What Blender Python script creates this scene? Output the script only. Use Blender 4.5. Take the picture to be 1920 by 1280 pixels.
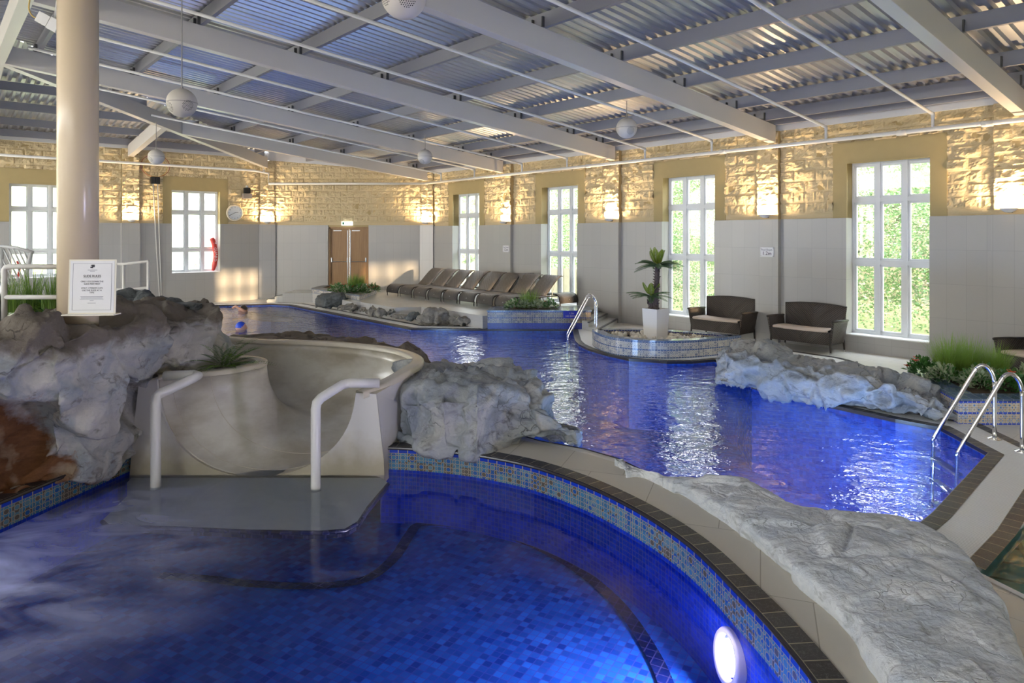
import bpy, math, random
from mathutils import Vector, Matrix, noise
V = Vector
random.seed(7)
for o in list(bpy.data.objects): bpy.data.objects.remove(o)
scn = bpy.context.scene
COL = scn.collection

# ---------------------------------------------------------------- camera, world, sun, exposure
FPX, HZ, CZ = 1280.0, 443.0, 2.22
cd = bpy.data.cameras.new('camera'); cam = bpy.data.objects.new('camera', cd); COL.objects.link(cam)
cam.location = (0, 0, CZ); cam.rotation_euler = (math.pi/2, 0, 0)
cd.lens = 24; cd.sensor_width = 36; cd.shift_y = -(640-HZ)/1920; cd.clip_start = .05; cd.clip_end = 300
scn.camera = cam
scn.view_settings.view_transform = 'Standard'; scn.view_settings.look = 'None'
scn.view_settings.exposure = 0.55; scn.view_settings.gamma = 1; scn.view_settings.use_curve_mapping = False
w = bpy.data.worlds.new('world'); scn.world = w; w.use_nodes = True
wn = w.node_tree.nodes; wl = w.node_tree.links
bg = wn['Background']
tc = wn.new('ShaderNodeTexCoord'); sp = wn.new('ShaderNodeSeparateXYZ'); rp = wn.new('ShaderNodeValToRGB')
wl.new(tc.outputs['Generated'], sp.inputs[0]); wl.new(sp.outputs[2], rp.inputs[0]); wl.new(rp.outputs[0], bg.inputs[0])
rp.color_ramp.elements[0].position = .0; rp.color_ramp.elements[0].color = (1, .95, .86, 1)
rp.color_ramp.elements[1].position = .5; rp.color_ramp.elements[1].color = (.80, .9, 1, 1)
bg.inputs[1].default_value = 9.0
SUN_STRENGTH = 6.5

def light(kind, name, loc, energy, color=(1, 1, 1), size=.1, rot=None, shape=None, sy=None, spot=None, blend=.5):
    l = bpy.data.lights.new(name, kind); l.energy = energy; l.color = color
    if kind == 'AREA':
        l.size = size
        if shape: l.shape = shape
        if sy: l.size_y = sy
    elif kind in ('POINT', 'SPOT'): l.shadow_soft_size = size
    if spot: l.spot_size = spot; l.spot_blend = blend
    if kind == 'SUN': l.angle = size
    o = bpy.data.objects.new(name, l); COL.objects.link(o); o.location = loc
    if rot is not None: o.rotation_euler = rot
    return o
def aim(o, d): o.rotation_euler = V(d).to_track_quat('-Z', 'Y').to_euler()

# ---------------------------------------------------------------- helpers
def P(px, py, Y): return V(((px-960)/FPX*Y, Y, CZ-(py-HZ)/FPX*Y))
def G(px, py, z=0.0):
    Y = (CZ-z)*FPX/(py-HZ); return V(((px-960)/FPX*Y, Y, z))
def frame(o, xd):
    x = V((xd[0], xd[1], 0)).normalized(); z = V((0, 0, 1)); y = z.cross(x)
    m = Matrix.Identity(4)
    for i in range(3): m[i][0] = x[i]; m[i][1] = y[i]; m[i][2] = z[i]; m[i][3] = (list(o)+[0])[i]
    return m
ca, sa = math.cos(math.radians(49.3)), math.sin(math.radians(49.3))
FR = frame((-2.94, 24.26), (ca, -sa))      # right wall: x toward camera, room on -y
FL = frame((-8.72, 24.28), (sa, ca))       # left wall: x toward back corner (room on -y), x<0 on the wall
FB = frame((-8.72, 24.27), (1, 0))         # back wall
I4 = Matrix.Identity(4)
def R(t, d, z): return FR @ V((t, -d, z))
def L(s, w_, z): return FL @ V((-s, -w_, z))
RZR, RZL = -math.radians(49.3), math.radians(90-49.3)
def lerp(a, b, t): return a+(b-a)*t

class MB:
    def __init__(s): s.v = []; s.f = []; s.m = []; s.uv = []
    def face(s, pts, m=0, uv=None):
        b = len(s.v); s.v += [V(p) for p in pts]; s.f.append(list(range(b, b+len(pts)))); s.m.append(m)
        s.uv.append(uv or [(0, 0)]*len(pts))
    def add(s, vs, fs, m=0, uvs=None):
        b = len(s.v); s.v += [V(p) for p in vs]
        for k, f in enumerate(fs):
            s.f.append([b+i for i in f]); s.m.append(m); s.uv.append([uvs[i] for i in f] if uvs else [(0, 0)]*len(f))
    def box(s, x0, x1, y0, y1, z0, z1, m=0, T=None):
        vs = [V((x, y, z)) for x in (x0, x1) for y in (y0, y1) for z in (z0, z1)]
        if T is not None: vs = [T @ p for p in vs]
        s.add(vs, [(0, 1, 3, 2), (4, 6, 7, 5), (0, 4, 5, 1), (2, 3, 7, 6), (0, 2, 6, 4), (1, 5, 7, 3)], m)
    def beam(s, a, b, w_, h, m=0):                  # box beam from a to b (a,b = centre of bottom face)
        a, b = V(a), V(b); d = (b-a).normalized(); sd = d.cross(V((0, 0, 1))).normalized()*(w_/2); up = V((0, 0, h))
        vs = [a-sd, a+sd, a+sd+up, a-sd+up, b-sd, b+sd, b+sd+up, b-sd+up]
        s.add(vs, [(3, 2, 1, 0), (4, 5, 6, 7), (0, 1, 5, 4), (1, 2, 6, 5), (2, 3, 7, 6), (3, 0, 4, 7)], m)
    def tube(s, pts, r, n=8, m=0, caps=True, closed=False, flat=1.0):
        pts = [V(p) for p in pts]; k = len(pts); rr = r if isinstance(r, (list, tuple)) else [r]*k
        vs = []; fs = []; prev = None
        for i, p in enumerate(pts):
            a = pts[i-1] if (i or closed) else pts[0]; b = pts[(i+1) % k] if (i < k-1 or closed) else pts[-1]
            t = (b-a).normalized() if (b-a).length > 1e-9 else V((0, 0, 1))
            if prev is None:
                u = t.cross(V((0, 0, 1)))
                if u.length < .05: u = t.cross(V((0, 1, 0)))
                u.normalize()
            else: u = (prev-t*prev.dot(t)).normalized()
            prev = u; w_ = t.cross(u)
            for j in range(n):
                an = 2*math.pi*j/n; vs.append(p+u*(math.cos(an)*rr[i])+w_*(math.sin(an)*rr[i]*flat))
        for i in range(k if closed else k-1):
            for j in range(n):
                a = i*n+j; b = i*n+(j+1) % n; c = ((i+1) % k)*n+(j+1) % n; d = ((i+1) % k)*n+j
                fs.append((a, d, c, b))
        if caps and not closed: fs.append(tuple(range(n))); fs.append(tuple(reversed(range((k-1)*n, k*n))))
        s.add(vs, fs, m)
    def lathe(s, prof, c=(0, 0, 0), n=24, m=0, T=None, cap=True):
        vs = []; fs = []; c = V(c)
        for (r, z) in prof:
            for j in range(n):
                a = 2*math.pi*j/n; p = V((r*math.cos(a), r*math.sin(a), z))
                vs.append(c+(T @ p if T is not None else p))
        for i in range(len(prof)-1):
            for j in range(n):
                fs.append((i*n+j, i*n+(j+1) % n, (i+1)*n+(j+1) % n, (i+1)*n+j))
        if cap: fs.append(tuple(reversed(range(n)))); fs.append(tuple(range((len(prof)-1)*n, len(prof)*n)))
        s.add(vs, fs, m)
    def prism(s, poly, z0, z1, m=0, mside=None, T=None, bottom=True):
        k = len(poly); lo = [V((p[0], p[1], z0)) for p in poly]; hi = [V((p[0], p[1], z1)) for p in poly]
        ar = sum(poly[i][0]*poly[(i+1) % k][1]-poly[(i+1) % k][0]*poly[i][1] for i in range(k))
        if ar < 0: lo.reverse(); hi.reverse()
        if T is not None: lo = [T @ p for p in lo]; hi = [T @ p for p in hi]
        s.face(hi, m)
        if bottom: s.face(lo[::-1], m)
        u = 0
        for i in range(k):
            j = (i+1) % k; l_ = (hi[j]-hi[i]).length
            s.face([lo[i], lo[j], hi[j], hi[i]], m if mside is None else mside,
                   [(u, z1-z0), (u+l_, z1-z0), (u+l_, 0), (u, 0)]); u += l_
    def band(s, path, z0, z1, m=0, closed=False, flip=False, thick=0):
        k = len(path); u = 0
        for i in range(k if closed else k-1):
            a = V((path[i][0], path[i][1], 0)); b = V((path[(i+1) % k][0], path[(i+1) % k][1], 0)); l_ = (b-a).length
            q = [a+V((0, 0, z0)), b+V((0, 0, z0)), b+V((0, 0, z1)), a+V((0, 0, z1))]; uv = [(u, z1-z0), (u+l_, z1-z0), (u+l_, 0), (u, 0)]
            if flip: q.reverse(); uv.reverse()
            s.face(q, m, uv); u += l_
    def grid(s, rows, m=0, uv=None, closed=False):
        n = len(rows[0]); vs = [p for r_ in rows for p in r_]; fs = []
        for i in range(len(rows)-1):
            for j in range(n if closed else n-1):
                j2 = (j+1) % n; fs.append((i*n+j, i*n+j2, (i+1)*n+j2, (i+1)*n+j))
        s.add(vs, fs, m, [u for r_ in uv for u in r_] if uv else None)
    def build(s, name, mats, parent=None, T=None, smooth=False, bevel=0, center=False, sub=0):
        me = bpy.data.meshes.new(name); vs = s.v; off = V((0, 0, 0))
        if center and vs:
            xs = [p.x for p in vs]; ys = [p.y for p in vs]; zs = [p.z for p in vs]
            off = V(((min(xs)+max(xs))/2, (min(ys)+max(ys))/2, min(zs))); vs = [p-off for p in vs]
        me.from_pydata([tuple(p) for p in vs], [], s.f)
        if not isinstance(mats, (list, tuple)): mats = [mats]
        for mt in mats: me.materials.append(mt)
        me.polygons.foreach_set('material_index', s.m)
        ul = me.uv_layers.new(name='UVMap'); flat = [c for f in s.uv for u in f for c in u]; ul.data.foreach_set('uv', flat)
        if smooth: me.polygons.foreach_set('use_smooth', [True]*len(s.f))
        me.update()
        o = bpy.data.objects.new(name, me); COL.objects.link(o)
        if parent is not None: o.parent = parent
        if T is not None: o.matrix_world = T @ Matrix.Translation(off) if parent is None else T
        elif center: o.location = off
        if bevel:
            b = o.modifiers.new('bevel', 'BEVEL'); b.width = bevel; b.segments = 2; b.limit_method = 'ANGLE'; b.angle_limit = .6
        if sub:
            b = o.modifiers.new('sub', 'SUBSURF'); b.levels = sub; b.render_levels = sub
        return o

def weld(o, d=1e-4):
    import bmesh
    bm = bmesh.new(); bm.from_mesh(o.data); bmesh.ops.remove_doubles(bm, verts=bm.verts, dist=d); bm.to_mesh(o.data); bm.free(); return o
def tag(o, label, cat, group=None, kind=None):
    o['label'] = label; o['category'] = cat
    if group: o['group'] = group
    if kind: o['kind'] = kind
    return o
def struct(o): o['kind'] = 'structure'; return o
def thing(name, label, cat, loc=(0, 0, 0), rz=0, group=None):
    o = bpy.data.objects.new(name, None); COL.objects.link(o); o.empty_display_size = .1
    o.location = loc; o.rotation_euler = (0, 0, rz); return tag(o, label, cat, group)
def copy_tree(o, parent=None):
    c = o.copy(); COL.objects.link(c)
    if parent is not None: c.parent = parent
    for ch in [x for x in ALLCH.get(o.name, [])]: copy_tree(ch, c)
    return c
ALLCH = {}
def index_children():
    ALLCH.clear()
    for o in bpy.data.objects:
        if o.parent: ALLCH.setdefault(o.parent.name, []).append(o)
def dup(o, loc, rz, label=None, group=None):
    index_children(); c = copy_tree(o); c.location = loc; c.rotation_euler = (0, 0, rz)
    if label: c['label'] = label
    if group: c['group'] = group
    return c
def filled(name, outlines, z, mats, kind=None):              # flat face with holes from closed outlines
    cu = bpy.data.curves.new(name, 'CURVE'); cu.dimensions = '2D'; cu.fill_mode = 'BOTH'
    for ol in outlines:
        sp_ = cu.splines.new('POLY'); sp_.points.add(len(ol)-1)
        for i, p in enumerate(ol): sp_.points[i].co = (p[0], p[1], 0, 1)
        sp_.use_cyclic_u = True
    t = bpy.data.objects.new('tmp', cu); COL.objects.link(t); bpy.context.view_layer.update()
    me = bpy.data.meshes.new_from_object(t); bpy.data.objects.remove(t); me.name = name
    me.materials.clear()
    for mt in (mats if isinstance(mats, (list, tuple)) else [mats]): me.materials.append(mt)
    for p in me.polygons:
        if p.normal.z < 0: p.flip()
    me.update()
    o = bpy.data.objects.new(name, me); COL.objects.link(o); o.location = (0, 0, z)
    return o
def text_mesh(name, txt, size, mat, parent, loc, rot, depth=.001, align='CENTER', bold=0):
    cu = bpy.data.curves.new(name, 'FONT'); cu.body = txt; cu.size = size; cu.align_x = align; cu.align_y = 'CENTER'; cu.extrude = depth; cu.offset = bold
    t = bpy.data.objects.new('tmp', cu); COL.objects.link(t); bpy.context.view_layer.update()
    me = bpy.data.meshes.new_from_object(t); bpy.data.objects.remove(t); me.materials.clear(); me.materials.append(mat)
    o = bpy.data.objects.new(name, me); COL.objects.link(o); o.parent = parent; o.location = loc; o.rotation_euler = rot
    return o
def offset_poly(poly, d):                                    # outward for CCW
    n = len(poly); out = []
    ar = sum(poly[i][0]*poly[(i+1) % n][1]-poly[(i+1) % n][0]*poly[i][1] for i in range(n)); sg = 1 if ar > 0 else -1
    for i in range(n):
        a, b, c = V(poly[i-1][:2]), V(poly[i][:2]), V(poly[(i+1) % n][:2])
        d1 = (b-a).normalized(); d2 = (c-b).normalized(); n1 = V((d1.y, -d1.x))*sg; n2 = V((d2.y, -d2.x))*sg
        m = (n1+n2); m = m.normalized() if m.length > 1e-6 else n1
        k = max(.4, m.dot(n1)); p = b+m*(d/k); out.append((p.x, p.y))
    return out
def smooth_path(pts, n=6, closed=False):                     # Catmull-Rom
    pts = [V(p) for p in pts]; k = len(pts); out = []
    for i in range(k if closed else k-1):
        if closed: a, b, c, d = pts[i-1], pts[i], pts[(i+1) % k], pts[(i+2) % k]
        else: a, b, c, d = pts[max(0, i-1)], pts[i], pts[i+1], pts[min(k-1, i+2)]
        for j in range(n):
            t = j/n
            out.append(.5*((2*b)+(c-a)*t+(2*a-5*b+4*c-d)*t*t+(3*b-a-3*c+d)*t**3))
    if not closed: out.append(pts[-1])
    return out

# ---------------------------------------------------------------- materials
class N:
    def __init__(s, name, col=(.8, .8, .8), rough=.5, metal=0, spec=.5):
        s.mat = bpy.data.materials.new(name); s.mat.use_nodes = True; s.t = s.mat.node_tree; s.n = s.t.nodes; s.l = s.t.links
        s.b = s.n['Principled BSDF']; s.out = s.n['Material Output']
        s.set('Base Color', (*col, 1)); s.set('Roughness', rough); s.set('Metallic', metal); s.set('Specular IOR Level', spec)
    def set(s, k, v):
        if hasattr(v, 'node'): s.l.new(v, s.b.inputs[k])
        else: s.b.inputs[k].default_value = v
    def new(s, t, **kw):
        x = s.n.new(t)
        for k, v in kw.items(): setattr(x, k, v)
        return x
    def inp(s, node, k, v):
        if hasattr(v, 'node'): s.l.new(v, node.inputs[k])
        else:
            if isinstance(v, tuple) and len(v) == 3 and node.inputs[k].type == 'RGBA': v = (*v, 1)
            node.inputs[k].default_value = v
    def co(s, kind='Object'): return s.new('ShaderNodeTexCoord').outputs[kind]
    def mapping(s, v, sc=(1, 1, 1), rot=(0, 0, 0), loc=(0, 0, 0)):
        m = s.new('ShaderNodeMapping'); s.l.new(v, m.inputs[0]); m.inputs['Location'].default_value = loc
        m.inputs['Rotation'].default_value = rot; m.inputs['Scale'].default_value = sc; return m.outputs[0]
    def math(s, op, a, b=0.0, c=0.0, clamp=False):
        m = s.new('ShaderNodeMath', operation=op, use_clamp=clamp); s.inp(m, 0, a); s.inp(m, 1, b); s.inp(m, 2, c); return m.outputs[0]
    def sep(s, v): x = s.new('ShaderNodeSeparateXYZ'); s.l.new(v, x.inputs[0]); return x.outputs
    def comb(s, x=0.0, y=0.0, z=0.0):
        c = s.new('ShaderNodeCombineXYZ'); s.inp(c, 0, x); s.inp(c, 1, y); s.inp(c, 2, z); return c.outputs[0]
    def noise(s, v, scale=5, detail=3, rough=.5, dist=0, out='Fac'):
        x = s.new('ShaderNodeTexNoise'); s.l.new(v, x.inputs['Vector']); x.inputs['Scale'].default_value = scale
        x.inputs['Detail'].default_value = detail; x.inputs['Roughness'].default_value = rough; x.inputs['Distortion'].default_value = dist
        return x.outputs[out]
    def vor(s, v, scale=5, feature='F1', out='Distance', rnd=1.0):
        x = s.new('ShaderNodeTexVoronoi', feature=feature); s.l.new(v, x.inputs['Vector']); x.inputs['Scale'].default_value = scale
        x.inputs['Randomness'].default_value = rnd; return x.outputs[out]
    def white(s, v, out='Value'): x = s.new('ShaderNodeTexWhiteNoise'); s.l.new(v, x.inputs[0]); return x.outputs[out]
    def brick(s, v, c1, c2, mort, w_, h, ms=.003, off=0.0, sm=.1, bias=0.0, out='Color'):
        x = s.new('ShaderNodeTexBrick'); s.l.new(v, x.inputs['Vector']); x.offset = off; x.offset_frequency = 2; x.squash = 1
        x.inputs['Scale'].default_value = 1; x.inputs['Brick Width'].default_value = w_; x.inputs['Row Height'].default_value = h
        x.inputs['Mortar Size'].default_value = ms; x.inputs['Mortar Smooth'].default_value = sm; x.inputs['Bias'].default_value = bias
        for k, c in (('Color1', c1), ('Color2', c2), ('Mortar', mort)): s.inp(x, k, c)
        return x.outputs if out is None else x.outputs[out]
    def ramp(s, v, stops, interp='LINEAR'):
        r = s.new('ShaderNodeValToRGB'); s.inp(r, 0, v); e = r.color_ramp.elements; r.color_ramp.interpolation = interp
        while len(e) < len(stops): e.new(.5)
        for k, (p, c) in enumerate(stops): e[k].position = p; e[k].color = (*c, 1) if isinstance(c, tuple) else (c, c, c, 1)
        return r.outputs[0]
    def mix(s, f, a, b, mode='MIX'):
        m = s.new('ShaderNodeMix', data_type='RGBA', blend_type=mode); s.inp(m, 0, f)
        s.inp(m, 6, a); s.inp(m, 7, b); return m.outputs[2]
    def bump(s, h, strength=.5, dist=.02, normal=None):
        b = s.new('ShaderNodeBump'); s.inp(b, 'Height', h); b.inputs['Strength'].default_value = strength; b.inputs['Distance'].default_value = dist
        if normal is not None: s.l.new(normal, b.inputs['Normal'])
        return b.outputs[0]
    def nrm(s, v): s.set('Normal', v)

def simple(name, col, rough=.5, metal=0, spec=.5, bump=0, bs=80, var=0):
    n = N(name, col, rough, metal, spec)
    if bump: n.nrm(n.bump(n.noise(n.co(), bs, 3), bump, .004))
    if var:
        c2 = tuple(c*(1-var) for c in col); n.set('Base Color', n.mix(n.noise(n.co(), 6, 4), col, c2))
    return n.mat
M = {}
# rock-faced block and smooth ashlar
def m_stone(name, c1, c2, bs=55, amt=.6, smooth=False):
    n = N(name, c1, .85, 0, .25); co = n.co()
    big = n.noise(co, 2.2, 4, .6); fine = n.noise(co, bs, 5, .65)
    n.set('Base Color', n.mix(n.math('MULTIPLY', big, .9), c1, c2))
    h = n.math('ADD', n.math('MULTIPLY', fine, .6), n.math('MULTIPLY', n.noise(co, bs/4, 4), .8))
    n.nrm(n.bump(h, amt, .012)); return n.mat
M['block'] = m_stone('rock_faced_block', (.68, .56, .35), (.54, .43, .25), 60, .9)
M['mortar'] = simple('mortar', (.44, .33, .16), .9, bump=.3)
M['ashlar'] = simple('smooth_ashlar', (.46, .36, .17), .75, bump=.15, bs=60, var=.1)
# wall tile 300x600
n = N('wall_tile', (.6, .6, .6), .28); co = n.co(); s3 = n.sep(co)
uv = n.comb(n.math('ADD', s3[0], s3[1]), n.math('SUBTRACT', s3[2], .18))
bo = n.brick(uv, (.43, .42, .40), (.41, .40, .385), (.32, .31, .30), .3, .6, .0025, 0, .2, out=None)
n.set('Base Color', bo[0]); n.nrm(n.bump(n.math('SUBTRACT', 1, bo[1]), .4, .002)); M['walltile'] = n.mat
n = N('wall_tile_flat', (.6, .6, .6), .28); co = n.co(); s3 = n.sep(co)
# deck tile
def m_deck(name, c1, c2, mort, rot, w_=.3, h=.3, off=.5, ro=.3):
    n = N(name, c1, ro); co = n.mapping(n.co(), rot=(0, 0, rot))
    bo = n.brick(co, c1, c2, mort, w_, h, .004, off, .2, out=None)
    c = n.mix(n.math('MULTIPLY', n.noise(n.co(), 1.7, 5, .6), .5), bo[0], tuple(x*.8 for x in c1))
    n.set('Base Color', c); n.set('Roughness', n.math('ADD', ro-.08, n.math('MULTIPLY', n.noise(n.co(), 3, 3), .2)))
    n.nrm(n.bump(n.math('ADD', n.math('SUBTRACT', 1, bo[1]), n.math('MULTIPLY', n.noise(co, 30, 3), .25)), .3, .004)); return n.mat
M['deck'] = m_deck('deck_tile', (.72, .69, .62), (.68, .65, .59), (.46, .44, .39), math.radians(49.3), .6, .3)
M['deckstrip'] = m_deck('pale_coping_stone', (.64, .59, .49), (.60, .55, .46), (.30, .26, .19), math.radians(20), .6, .9, .5, .45)
M['platform'] = m_deck('platform_tile', (.50, .50, .47), (.47, .47, .44), (.34, .34, .32), math.radians(49.3))
M['nosing'] = simple('dark_step_nosing', (.09, .09, .09), .4)
# slate coping
n = N('slate_coping', (.05, .05, .055), .42, 0, .25); uvv = n.co('UV')
bo = n.brick(uvv, (.030, .027, .030), (.05, .05, .054), (.34, .31, .22), .15, 5, .004, 0, .1, out=None)
vein = n.ramp(n.noise(n.co(), 16, 6, .6, 1.6), [(.488, (0., 0., 0.)), (.5, (1., 1., 1.)), (.512, (0., 0., 0.))])
n.set('Base Color', n.mix(n.math('MULTIPLY', vein, .35), bo[0], (.35, .37, .37))); n.nrm(n.bump(n.math('SUBTRACT', 1, bo[1]), .5, .004)); M['slate'] = n.mat
M['slatenose'] = simple('slate_nosing', (.03, .026, .03), .2)
# overflow grille
n = N('overflow_grille', (.8, .8, .78), .4); uvv = n.co('UV')
bo = n.brick(uvv, (.93, .94, .93), (.90, .91, .90), (.60, .61, .61), .022, .4, .0035, 0, .1, out=None)
n.set('Base Color', bo[0]); n.nrm(n.bump(n.math('SUBTRACT', 1, bo[1]), .5, .006)); M['grille'] = n.mat
# blue mosaic for pool interiors
def m_pool(name, size=.05, dark=(.003, .012, .16), lit=(.01, .09, .62), grout=(.10, .12, .34), uvm=False):
    n = N(name, dark, .25); co = n.co('UV') if uvm else n.mapping(n.co(), rot=(0, 0, .5))
    s3 = n.sep(co); fl = n.comb(n.math('FLOOR', n.math('DIVIDE', s3[0], size)), n.math('FLOOR', n.math('DIVIDE', s3[1], size)))
    r = n.white(fl); c = n.mix(r, dark, lit)
    f = n.brick(co, (0, 0, 0), (0, 0, 0), (1, 1, 1), size, size, .0028*size/.05, 0, .1)
    n.set('Base Color', n.mix(f, c, grout)); return n.mat
M['pool'] = m_pool('blue_pool_mosaic', .062, (.005, .035, .26), (.016, .13, .56), (.04, .06, .36))
M['poolwall'] = m_pool('blue_wall_mosaic', .05, (.006, .028, .24), (.014, .08, .44), (.03, .05, .30), True)
M['pooldark'] = m_pool('dark_band_mosaic', .08, (.002, .004, .03), (.003, .01, .08), (.03, .03, .10))
# decorative geometric mosaic; v = depth below the top edge
def m_mosaic(name, cell, blue, pal, line, base, low, rows=2):
    n = N(name, base, .22); s3 = n.sep(n.co('UV')); u, v = s3[0], s3[1]
    bh = cell*.5; ph = cell*2.0 if rows == 2 else cell*1.7; per = bh*(1)+ph
    vm = n.math('MODULO', v, per+bh*.0001)
    isblue = n.math('LESS_THAN', vm, bh)
    uc = n.math('DIVIDE', u, cell); vc = n.math('DIVIDE', n.math('SUBTRACT', vm, bh), ph/2)
    fu = n.math('SUBTRACT', n.math('FRACT', uc), .5); fv = n.math('SUBTRACT', n.math('FRACT', vc), .5)
    d = n.math('SQRT', n.math('ADD', n.math('MULTIPLY', fu, fu), n.math('MULTIPLY', fv, fv)))
    gu = n.math('SUBTRACT', .5, n.math('ABSOLUTE', fu)); gv = n.math('SUBTRACT', .5, n.math('ABSOLUTE', fv))
    dc = n.math('SQRT', n.math('ADD', n.math('MULTIPLY', gu, gu), n.math('MULTIPLY', gv, gv)))
    lw = .045
    l1 = n.math('LESS_THAN', gu, lw*.8)
    l2 = n.math('LESS_THAN', n.math('ABSOLUTE', n.math('SUBTRACT', dc, .30)), lw*.75)
    l3 = n.math('LESS_THAN', n.math('ABSOLUTE', n.math('SUBTRACT', n.math('ABSOLUTE', fu), n.math('ABSOLUTE', fv))), lw)
    l3 = n.math('MULTIPLY', l3, n.math('GREATER_THAN', d, .26)); l3 = n.math('MULTIPLY', l3, n.math('GREATER_THAN', dc, .3))
    l4 = n.math('LESS_THAN', n.math('ABSOLUTE', n.math('SUBTRACT', d, .26)), lw*.7)
    ln = n.math('MAXIMUM', n.math('MAXIMUM', l1, l2), n.math('MAXIMUM', l3, l4))
    cid = n.comb(n.math('ADD', n.math('FLOOR', uc), n.math('MULTIPLY', n.math('LESS_THAN', dc, .3), .37)), n.math('ADD', n.math('FLOOR', vc), n.math('MULTIPLY', n.math('LESS_THAN', d, .26), .41)), n.math('FLOOR', n.math('DIVIDE', v, per)))
    rc = n.ramp(n.white(cid), [(i/len(pal), c) for i, c in enumerate(pal)], 'CONSTANT')
    pat = n.mix(ln, rc, line)
    bl = n.math('LESS_THAN', n.math('ABSOLUTE', gu), .05)
    ev = n.math('MINIMUM', vm, n.math('SUBTRACT', bh, vm)); bl = n.math('MAXIMUM', bl, n.math('LESS_THAN', ev, cell*.045))
    bc = n.mix(bl, n.mix(n.white(n.comb(n.math('FLOOR', uc), 3.0)), blue, tuple(x*1.6 for x in blue)), line)
    c = n.mix(isblue, pat, bc)
    if low:
        sm = n.brick(n.comb(u, v), low, tuple(x*1.7 for x in low), (low[0]*6+.02, low[1]*2+.02, low[2]*1.0), cell*.42, cell*.42, cell*.03, 0, .1)
        c = n.mix(n.math('GREATER_THAN', v, per*rows), c, sm)
    n.set('Base Color', c); return n.mat
M['mosspa'] = m_mosaic('spa_edge_mosaic', .1, (.006, .03, .30), [(.04, .14, .24), (.10, .20, .24), (.02, .09, .28), (.10, .09, .07), (.05, .18, .30)], (.31, .27, .20), (.2, .2, .2), (.004, .022, .28), 1)
M['mosblue'] = m_mosaic('planter_mosaic', .055, (.012, .022, .11), [(.28, .23, .16), (.05, .05, .05), (.32, .27, .20), (.02, .035, .11), (.12, .10, .08)], (.38, .34, .28), (.3, .3, .3), (.012, .03, .22), 2)
M['moslite'] = m_mosaic('pale_planter_mosaic', .055, (.05, .085, .17), [(.42, .39, .32), (.15, .16, .20), (.46, .43, .36), (.09, .12, .20), (.36, .33, .28)], (.56, .54, .50), (.3, .3, .3), None, 2)
M['moslite2'] = m_mosaic('flower_planter_mosaic', .052, (.02, .06, .48), [(.50, .40, .28), (.42, .33, .24), (.60, .52, .40), (.10, .22, .50), (.46, .38, .28)], (.80, .78, .74), (.3, .3, .3), None, 2)
M['bluecap'] = m_deck('blue_coping_tile', (.10, .16, .28), (.13, .19, .30), (.36, .40, .46), .2, .12, .3, 0, .12)
M['greycap'] = m_deck('grey_coping_tile', (.13, .13, .13), (.16, .16, .15), (.25, .25, .24), .7, .15, .3, 0, .3)
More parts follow.
